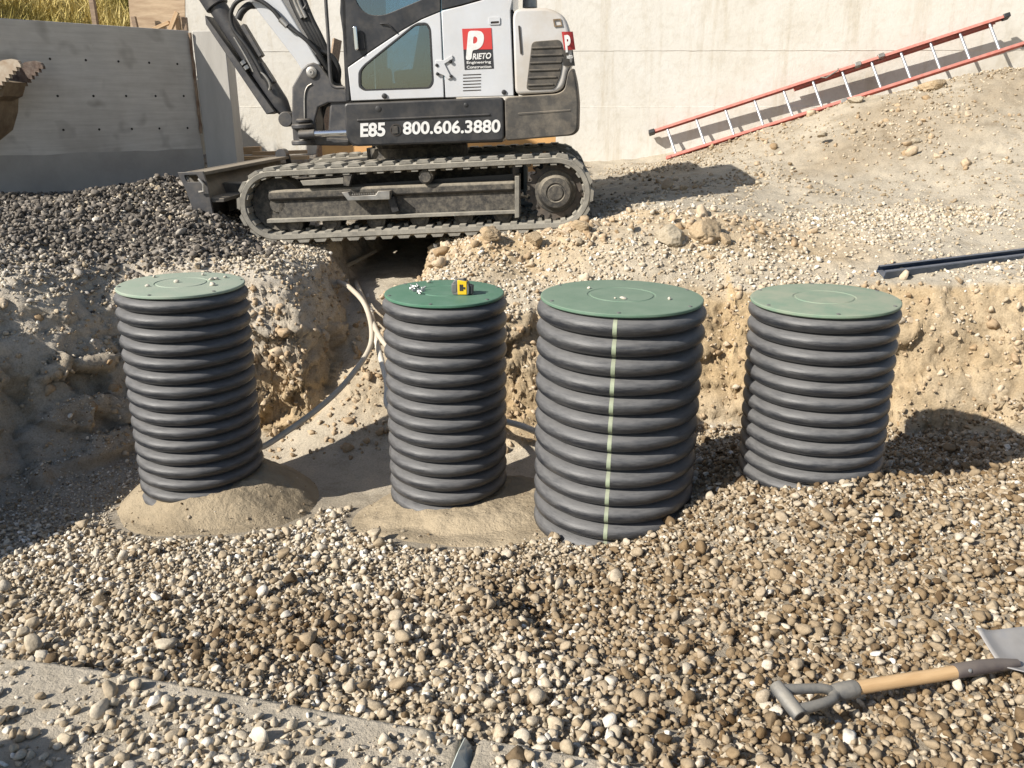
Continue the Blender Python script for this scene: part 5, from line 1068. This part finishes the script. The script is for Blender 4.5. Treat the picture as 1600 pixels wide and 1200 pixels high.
m = MB(); m.tube([E3(594, 37, CV - 0.01), E3(606, 37, CV - 0.02), E3(614, 46, CV - 0.02), E3(620, 51, CV - 0.01)], 0.006, 8); m.build('window_latch', 'rubber_black', dr)
c = E(601, 150, CV); MB().lathe([(0.02, 0.004), (0.02, -0.012), (0.012, -0.016), (0.001, -0.016)], 16, (c[0], CV - 0.004, c[1]), 'y').build('lock', 'rubber_black', dl)
# front pillar + windscreen
MB().prism(EP([(528, -108), (537, -108), (547, 158), (540, 158.5)], CV), CV, CV + 0.07).build('front_pillar', 'black_paint', cab, bevel=0.008)
MB().prism(EP([(528, -108), (537, -108), (547, 158), (540, 158.5)], CV), 0.93, 1.0).build('front_pillar', 'black_paint', cab, bevel=0.008)
MB().prism(EP([(530, -105), (531.5, -105), (542, 150), (540.5, 150)], CV), CV + 0.07, 0.93).build('windscreen', 'cab_glass', cab, smooth=0)
MB().prism(EP([(526, -118), (800, -122), (806, -108), (526, -102)], CV), 0.02, 1.02).build('roof', 'shaded_white_paint', cab, bevel=0.02, seg=3)
MB().prism(EP([(545, 145), (690, 141), (690, 156), (547, 160)], CV), CV + 0.06, 1.0).build('floor', 'cab_grey', cab)
# side panel behind the door and rear quarter
sp_o = EP([(689.5, 17), (722, 9), (754, 0), (776, -16), (790, -60), (793, -106), (803, -106), (801, 0), (797.5, 17), (803, 150), (696, 152.5)], CV)
sp = MB().prism(sp_o, CV - 0.002, CV + 0.05).build('side_panel', 'shaded_white_paint', cab, bevel=0.006)
bq = weld(plate(EP([(689.5, -106), (791, -106), (788, -60), (774, -17), (753, -2), (722, 7), (689.5, 15)], CV), [round_poly(EP([(700, -92), (776, -92), (772, -60), (758, -26), (740, -14), (700, -3)], CV), 0.05)], CV, CV + 0.05)).build('rear_quarter', 'black_paint', cab, bevel=0.004)
MB().prism(round_poly(EP([(700, -92), (776, -92), (772, -60), (758, -26), (740, -14), (700, -3)], CV), 0.05), CV + 0.02, CV + 0.026).build('window', 'cab_glass', bq, smooth=0)
MB().prism(EP([(694, 20), (800, 18), (802, 148), (698, 150)], 0.1), CV + 0.06, 1.0).build('rear_housing', 'cab_grey', cab)
MB().prism(EP([(690, -104), (800, -106), (797, 10), (690, 20)], CV), 0.95, 1.0).build('far_quarter', 'black_paint', cab)
MB().prism(EP([(792, -104), (801, -104), (801, 14), (793, 14)], CV), CV + 0.05, 0.95).build('rear_wall', 'shaded_white_paint', cab)
far_win = round_poly(EP([(560, -88), (676, -88), (676, 120), (568, 126)], CV), 0.05)
fd = weld(plate(EP([(537, -106), (690, -106), (694, 150), (549, 156)], CV), [far_win], 0.955, 0.995)).build('far_side', 'black_paint', cab)
MB().prism(far_win, 0.97, 0.976).build('window', 'cab_glass', fd, smooth=0)
# seat and controls inside
MB().prism(round_poly(EP([(622, 112), (668, 108), (672, 128), (624, 132)], 0.5), 0.03), 0.28, 0.74).build('seat', 'seat_cloth', cab, bevel=0.03)
MB().prism(round_poly(EP([(650, 112), (668, 110), (684, 20), (666, 16)], 0.5), 0.03), 0.30, 0.72).build('seat_back', 'seat_cloth', cab, bevel=0.03)
MB().prism(round_poly(EP([(594, 108), (612, 107), (616, 142), (596, 143)], 0.3), 0.02), 0.22, 0.30).build('console', 'cab_grey', cab, bevel=0.02)
m = MB(); m.tube([E3(602, 110, 0.27), E3(598, 96, 0.27), E3(600, 84, 0.27)], [0.012, 0.012, 0.024], 10); m.build('control_lever', 'rubber_black', cab)
m = MB(); m.tube([E3(570, 140, 0.55), E3(577, 122, 0.55), E3(585, 118, 0.55)], 0.012, 8); m.build('travel_lever', 'steel_worn', cab)
MB().prism(EP([(618, 128), (634, 126), (636, 138), (616, 139)], 0.2), 0.16, 0.26).build('rag', 'wood_pale', cab, bevel=0.02)
# panel details
gp1 = EP([(723, 112), (753, 110.5), (753, 141), (723, 142)], CV)
for k in range(6):
    y = 116.5 + k * 4.9; MB().prism(EP([(723.5, y), (751.5, y - 1.1), (751.5, y + 0.3), (723.5, y + 1.5)], CV), CV - 0.004, CV + 0.002).build('louvre_slot', 'hole_shade', sp, smooth=0)  # raised dark strips painted as the shade within the louvres
weld(plate(round_poly(EP([(763.5, 27), (781.5, 26.5), (781.5, 38.5), (764, 39)], CV), 0.012), [round_poly(EP([(767, 34), (780, 33.2), (780, 36.8), (767, 37.4)], CV), 0.006)], CV - 0.010, CV - 0.001)).build('panel_latch', 'shaded_white_paint', sp, bevel=0.003)
MB().prism(round_poly(EP([(767, 34), (780, 33.2), (780, 36.8), (767, 37.4)], CV), 0.006), CV - 0.004, CV).build('latch_slot', 'hole_shade', sp)
hg = MB().prism(EP([(681, 94), (694, 94), (707, 86), (708, 92), (695, 100), (706, 122), (700, 124), (694, 118), (682, 113)], CV), CV - 0.016, CV - 0.003).build('hinge', 'shaded_white_paint', sp, bevel=0.003)
for px, py in ((683, 102), (684, 115.5), (704, 96), (705, 119)): c = E(px, py, CV); MB().lathe([(0.012, 0.0), (0.012, -0.022), (0.006, -0.026), (0.001, -0.026)], 10, (c[0], CV, c[1]), 'y').build('hinge_bolt', 'rubber_black', hg)
c = E(787.5, 144, CV); MB().lathe([(0.018, 0.004), (0.018, -0.012), (0.01, -0.016), (0.001, -0.016)], 16, (c[0], CV, c[1]), 'y').build('lock', 'rubber_black', sp)
# company sign on the side panel
sg_ = MB().prism(EP([(722, 45), (767.5, 43.5), (771.5, 107), (726, 109)], CV - 0.004), CV - 0.0045, CV - 0.002).build('company_sign', 'print_black', sp, smooth=0)
MB().prism(EP([(722, 45), (767.5, 43.5), (769.3, 77), (724, 77.5)], CV - 0.0055), CV - 0.0065, CV - 0.0046).build('red_field', 'print_red', sg_, smooth=0)
def P2(x, y): return (722 + (x - 280) / 6.667, 20 + 0 + y / 6.667)
def sgp(lst): return [(680 + x / 6.667, 20 + y / 6.667) for x, y in lst]
pl_o = [(345, 188), (440, 186), (480, 194), (503, 222), (510, 268), (498, 325), (470, 365), (430, 385), (388, 388), (378, 490), (318, 494)]
pl_h = [(398, 246), (425, 248), (440, 268), (438, 298), (422, 318), (393, 324)]
weld(plate(round_poly(EP(sgp(pl_o), CV - 0.008), 0.02, 4), [round_poly(EP(sgp(pl_h), CV - 0.008), 0.012, 3)], CV - 0.0085, CV - 0.0066)).build('letter', 'print_white', sg_, smooth=0)
s_ = sgp([(388, 488), (582, 478), (390, 424)]); text_part('RIETO', (*s_[0], *s_[1], *s_[2]), CV - 0.0085, 'print_white', sg_, 'letter', 0.12, 0.03)
s_ = sgp([(330, 540), (582, 532), (328, 505)]); text_part('Engineering', (*s_[0], *s_[1], *s_[2]), CV - 0.0085, 'print_white', sg_, 'letter', 0.0, 0.02)
s_ = sgp([(330, 582), (584, 574), (328, 552)]); text_part('Construction', (*s_[0], *s_[1], *s_[2]), CV - 0.0085, 'print_white', sg_, 'letter', 0.0, 0.02)
# the second sign at the rounded rear corner of the hood
def hood_u(u, v): return hd_p[0][0] + (u - hd_p[0][0]) * np.interp(v, [V0, V0 + 0.02, V0 + 0.10, 0.30], [0.955, 0.972, 0.992, 1.0])
def corner_patch(y0, y1, material, name, par, x0=877.5, bulge=0.004):
    m = MB(); vs = []; cols = [(0.0, V0 - 0.004), (0.55, V0 - 0.004), (1.0, V0 - 0.002)]
    for (px_, py_) in ((x0, y0), (x0 + (y1 - y0) * 0.14, y1)):
        a = E(px_, py_, V0 - bulge); b = E(px_ + 9, py_, V0 - bulge + 0.004); c_ = E(px_ + 17.5, py_, V0 + 0.05)
        vs += [(a[0], V0 - bulge, a[1]), (b[0], V0 - bulge + 0.003, b[1]), (c_[0], V0 + 0.035, c_[1])]
    m.add(vs, [(0, 1, 4, 3), (1, 2, 5, 4)]); return m.build(name, material, par, smooth=60)
cs_ = corner_patch(49.5, 78, 'print_red', 'corner_sign', hd); corner_patch(78.3, 103, 'grille', 'sign_foot', cs_)
text_part('P', (884, 82, 893, 81, 881.5, 55), V0 - 0.006, 'print_white', cs_, 'letter', 0.0, 0.05)
text_part('RIETO', (886, 92, 895, 91, 885.5, 87), V0 - 0.006, 'print_white', cs_, 'letter', 0.0, 0.03)

# --- swing post, boom, arm and bucket
BV = 0.85; hw = 0.15
po = EP([(472, 107), (480, 100), (489, 97.5), (498, 101), (515, 122), (521, 137), (545, 140), (545, 160), (512, 161), (497, 168), (492, 188), (496, 214), (545, 217), (545, 228), (470, 227), (458, 222), (456, 196), (456, 136)], BV - hw)
sw = grp('swing_post')
for v_ in (BV - hw, BV + hw - 0.05): MB().prism(po, v_, v_ + 0.05).build('side_plate', 'cast_black', sw, bevel=0.012, seg=3)
MB().prism(EP([(460, 140), (490, 140), (494, 226), (460, 222)], BV - hw), BV - hw + 0.05, BV + hw - 0.05).build('core', 'cast_black', sw)
MB().prism(EP([(515, 138), (548, 141), (548, 228), (510, 226)], BV - hw), BV - hw + 0.02, BV + hw - 0.02).build('mount', 'cast_black', sw, bevel=0.02)
m = MB(); m.tube(catmull([E3(476, 186, BV - hw - 0.006), E3(476, 150, BV - hw - 0.006), E3(480, 136, BV - hw - 0.006), E3(487, 131, BV - hw - 0.006)], 6), 0.006, 8); m.build('weld_rib', 'steel_worn', sw)
for y0, y1 in ((193, 201), (218, 226)):
    c = E(477, (y0 + y1) / 2, BV - 0.1); MB().lathe([(0.085, -0.02), (0.095, -0.014), (0.095, 0.014), (0.085, 0.02), (0.001, 0.02)], 28, (c[0], BV - 0.17, c[1])).build('pivot_lug', 'cast_black', sw, bevel=0.004)
c0, c1 = E3(474, 197, BV - 0.17), E3(474, 222, BV - 0.17); MB().cyl(c0, c1, 0.035, seg=20).build('pivot_pin', 'steel_worn', sw)
c0 = E3(474, 187.5, BV - 0.17); MB().lathe([(0.06, -0.02), (0.066, -0.012), (0.066, 0.0), (0.05, 0.012), (0.001, 0.012)], 24, c0).build('pivot_cap', 'cast_black', sw)
MB().cyl(E3(485, 209.5, BV - 0.25), E3(545, 207, BV - 0.25), 0.027, seg=20).build('swing_rod', 'chrome', ex)
MB().cyl(E3(468, 211, BV - 0.25), E3(492, 209, BV - 0.25), 0.036, seg=20).build('rod_eye', 'cast_black', ex)
pv = E3(487, 113, BV - hw - 0.012); MB().lathe([(0.045, 0.02), (0.045, -0.006), (0.036, -0.012), (0.022, -0.012), (0.02, -0.02), (0.008, -0.02), (0.006, -0.012), (0.001, -0.012)], 24, pv, 'y').build('boom_pin', 'steel_worn', sw)
bw_ = 0.12
ft = Vector(E(487, 113, BV - bw_)); e1a, e1b = Vector(E(389, 0, BV - bw_)), Vector(E(441, 0, BV - bw_)); b0a, b0b = Vector(E(471, 106, BV - bw_)), Vector(E(497, 95, BV - bw_))
da = (e1a - b0a).normalized(); db = (e1b - b0b).normalized()
A1, B1 = b0a + da * 1.75, b0b + db * 2.0
bd = Vector((-0.90, 0.43)).normalized()
A2, B2 = A1 + bd * 1.75, B1 + bd * 1.95
bo = [tuple(ft + Vector((0.02, -0.09))), tuple(b0b + Vector((0.02, -0.03))), tuple(b0b), tuple(B1), tuple(B2), tuple(A2 + Vector((-0.05, -0.02))), tuple(A1), tuple(b0a), tuple(ft + Vector((-0.07, -0.05)))]
bo = round_poly(bo, 0.10, 3)
boom = MB().prism(bo, BV - bw_, BV + bw_).build('boom', 'shaded_white_paint', ex, bevel=0.012, seg=2)
tip = (A2 + B2) / 2
bp_ = Vector(E(-62, 118, BV)); arm_top = tip + Vector((0.18, 0.30))
ad = (bp_ - arm_top).normalized(); an = Vector((-ad.y, ad.x))
arm_p = [arm_top - an * 0.09, arm_top + an * 0.09, tip + an * 0.18 + ad * 0.05, bp_ + an * 0.07, bp_ + ad * 0.07, bp_ - an * 0.07, tip - an * 0.16 + ad * 0.05]
MB().prism([tuple(p) for p in arm_p], BV - 0.10, BV + 0.10).build('dipper_arm', 'shaded_white_paint', ex, bevel=0.012)
MB().cyl((tip.x, BV - 0.16, tip.y), (tip.x, BV + 0.16, tip.y), 0.05, seg=20).build('arm_pin', 'steel_worn', ex)
# boom cylinder with guard and hoses
c0 = Vector(E3(453, 186, BV)); c1 = Vector(E3(341, 12, BV)); cd = (c1 - c0).normalized(); ctop = c0 + cd * 1.15
bc = grp('boom_cylinder')
MB().tube([c0, c0 + cd * 0.05, c0 + cd * 0.13, c0 + cd * 0.16, c0 + cd * 1.04], [0.045, 0.05, 0.074, 0.078, 0.078], 24).build('barrel', 'cast_black', bc, bevel=0.006)
MB().cyl(c0 + cd * 1.04, c0 + cd * 1.22, 0.10, seg=24).build('gland', 'cast_black', bc, bevel=0.008)
MB().cyl(c0 + cd * 1.2, c0 + cd * 2.15, 0.038, seg=20).build('rod', 'chrome', bc)
MB().cyl(c0 + Vector((0, -0.13, 0)), c0 + Vector((0, 0.13, 0)), 0.062, seg=24).build('foot_eye', 'cast_black', bc, bevel=0.006)
MB().cyl(c0 + cd * 2.15 + Vector((0, -0.1, 0)), c0 + cd * 2.15 + Vector((0, 0.1, 0)), 0.06, seg=20).build('head_eye', 'cast_black', bc)
cn = Vector((-cd.z, 0, cd.x)); cn = cn if cn.x < 0 else -cn
g0, g1 = c0 + cd * 0.10 + cn * 0.05, c0 + cd * 0.94 + cn * 0.085
gpr = [g0, g0 + cn * 0.075 + cd * 0.02, g1 + cn * 0.055 + cd * 0.02, g1 + cd * 0.08 + cn * 0.02]
MB().prism([(p.x, p.z) for p in gpr], BV - 0.10, BV + 0.10).build('guard', 'cast_black', bc, bevel=0.006)
s0, s1 = c0 + cd * 0.52 - cn * 0.09, c0 + cd * 0.80 - cn * 0.10
MB().prism([(p.x, p.z) for p in (s0, s1, s1 - cn * 0.035, s0 - cn * 0.035)], BV - 0.10, BV - 0.02).build('hose_clamp', 'cast_black', bc, bevel=0.005)
s0, s1 = c0 + cd * 0.30 - cn * 0.06, c0 + cd * 0.48 - cn * 0.06
MB().prism([(p.x, p.z) for p in (s0, s1, s1 - cn * 0.03, s0 - cn * 0.03)], BV - 0.10, BV - 0.02).build('port_block', 'cast_black', bc, bevel=0.005)
vf = BV - 0.10
def hose(pts, r, material='rubber_black', par=ex, name='hose', v=vf, k=8):
    m = MB(); m.tube(catmull([E3(x, y, v + dv) for x, y, dv in pts], k), r, 10); return m.build(name, material, par, smooth=70)
hose([(422, 141, 0), (418, 128, -0.01), (408, 110, -0.015), (398, 92, -0.015), (384, 70, -0.015), (368, 50, -0.01), (362, 36, -0.01), (361, 20, -0.02), (368, 5, -0.04), (382, -3, -0.06), (400, -2, -0.06), (415, 6, -0.06), (428, 17, -0.06), (440, 32, -0.06), (452, 42, -0.06), (478, 62, -0.06), (498, 84, -0.04), (512, 108, 0)], 0.0175)
hose([(372, 30, 0.0), (378, 18, 0.0), (388, 9, 0.0), (398, 8, 0.03)], 0.030)
hose([(396, 112, -0.02), (388, 96, -0.02), (378, 78, -0.02), (366, 58, -0.02)], 0.010, 'steel_worn', bc, 'hydraulic_tube')
hose([(421, 141, -0.01), (422, 134, -0.015), (418, 124, -0.02), (408, 112, -0.02)], 0.012, 'steel_worn', bc, 'hydraulic_tube')
for t_ in (0.50, 0.545): MB().cyl(c0 + cd * t_ + cn * 0.055 + Vector((0, -0.075, 0)), c0 + cd * (t_ + 0.03) + cn * 0.055 + Vector((0, -0.075, 0)), 0.026, seg=6).build('hose_fitting', 'zinc', bc)
MB().cyl(E3(438, 30, vf - 0.06), E3(449, 41, vf - 0.06), 0.024, seg=12).build('hose_fitting', 'steel_worn', ex)
for k, (dx, r) in enumerate(((0, 0.026), (7, 0.024), (13, 0.024), (19, 0.022))):
    hose([(446 + dx, -30, 0.02), (456 + dx, 0, 0.02), (470 + dx * 0.9, 30, 0.02), (486 + dx * 0.8, 58, 0.03), (503 + dx * 0.6, 88, 0.06), (516 + dx * 0.5, 112, 0.1), (523 + dx * 0.4, 138, 0.15)], r)
hose([(500, 80, 0.0), (518, 88, 0.03), (529, 108, 0.05), (528, 130, 0.1)], 0.022); hose([(496, 84, 0.0), (508, 104, 0.03), (518, 128, 0.05), (534, 136, 0.1)], 0.02)
for k, dx in enumerate((0, 6)): hose([(452 + dx, -25, -0.01), (462 + dx, 6, -0.01), (472 + dx, 28, -0.01)], 0.018, 'steel_worn', ex, 'hydraulic_tube')
m = MB(); m.tube(catmull([E3(474, 14, vf - 0.02), E3(478, 8, vf - 0.02), E3(477, 4, vf - 0.02)], 5), 0.008, 8); m.build('hose_bracket', 'cast_black', ex)
hose([(506, -60, -0.3), (509, 0, -0.3), (513, 60, -0.3), (516, 118, -0.3), (521, 135, -0.3), (538, 137, -0.3)], 0.014, 'cast_black', ex, 'grab_rail', k=5)
# bucket with serrated thumb plates at the end of the arm
bk = grp('bucket')
BS = -52
sh_p = [(a + BS, b) for a, b in [(-150, 150), (-120, 118), (-70, 108), (-30, 118), (5, 130), (24, 148), (26, 175), (24, 205), (10, 228), (-8, 240), (-50, 246), (-100, 238), (-140, 205), (-152, 175)]]
sh_i = [(a + BS, b) for a, b in [(-140, 150), (-118, 126), (-70, 116), (-30, 126), (2, 138), (16, 152), (18, 175), (16, 200), (4, 220), (-10, 231), (-50, 237), (-98, 230), (-130, 202), (-143, 175)]]
for v_ in (BV - 0.27, BV + 0.24): MB().prism(EP(sh_p, BV - 0.27), v_, v_ + 0.03).build('side_plate', 'bucket_rust', bk, bevel=0.006)
so, si = EP(sh_p[2:12], BV - 0.27), EP(sh_i[2:12], BV - 0.27); MB().prism(so + si[::-1], BV - 0.24, BV + 0.24).build('shell', 'bucket_rust', bk, smooth=50)
MB().cyl(E3(-44, 228, BV - 0.285), E3(-44, 228, BV - 0.265), 0.03, seg=12).build('side_bolt', 'serrated_steel', bk)
def serr(px0, py0, s=1.0):
    pts = [(-60, 78), (-40, 40), (-8, 18), (12, 4), (30, -5), (44, -7), (54, -4), (58, 2)]
    x, y = 58, 2; out = list(pts)
    for k in range(8): out += [(58 - k * 5.6 + 0.6, 2 + k * 5.6 + 4.6), (58 - (k + 1) * 5.6 - 1.2, 2 + k * 5.6 + 3.4)]
    out += [(6, 60), (-10, 90)]
    return [(px0 + a, py0 + b) for a, b in out]
th = grp('thumb')
v1_, v2_ = BV - 0.16, BV + 0.16
shp = EP(serr(-24, 99), v1_)
MB().prism(shp, v1_ - 0.02, v1_ + 0.02).build('serrated_plate', 'serrated_pale', th, smooth=20)
MB().prism(shp, v2_ - 0.02, v2_ + 0.02).build('serrated_plate', 'serrated_steel', th, smooth=20)
MB().prism(EP([(-60, 140), (-20, 122), (8, 128), (2, 150), (-40, 170)], v1_), v1_ + 0.02, v2_ - 0.02).build('cross_plate', 'bucket_rust', th)
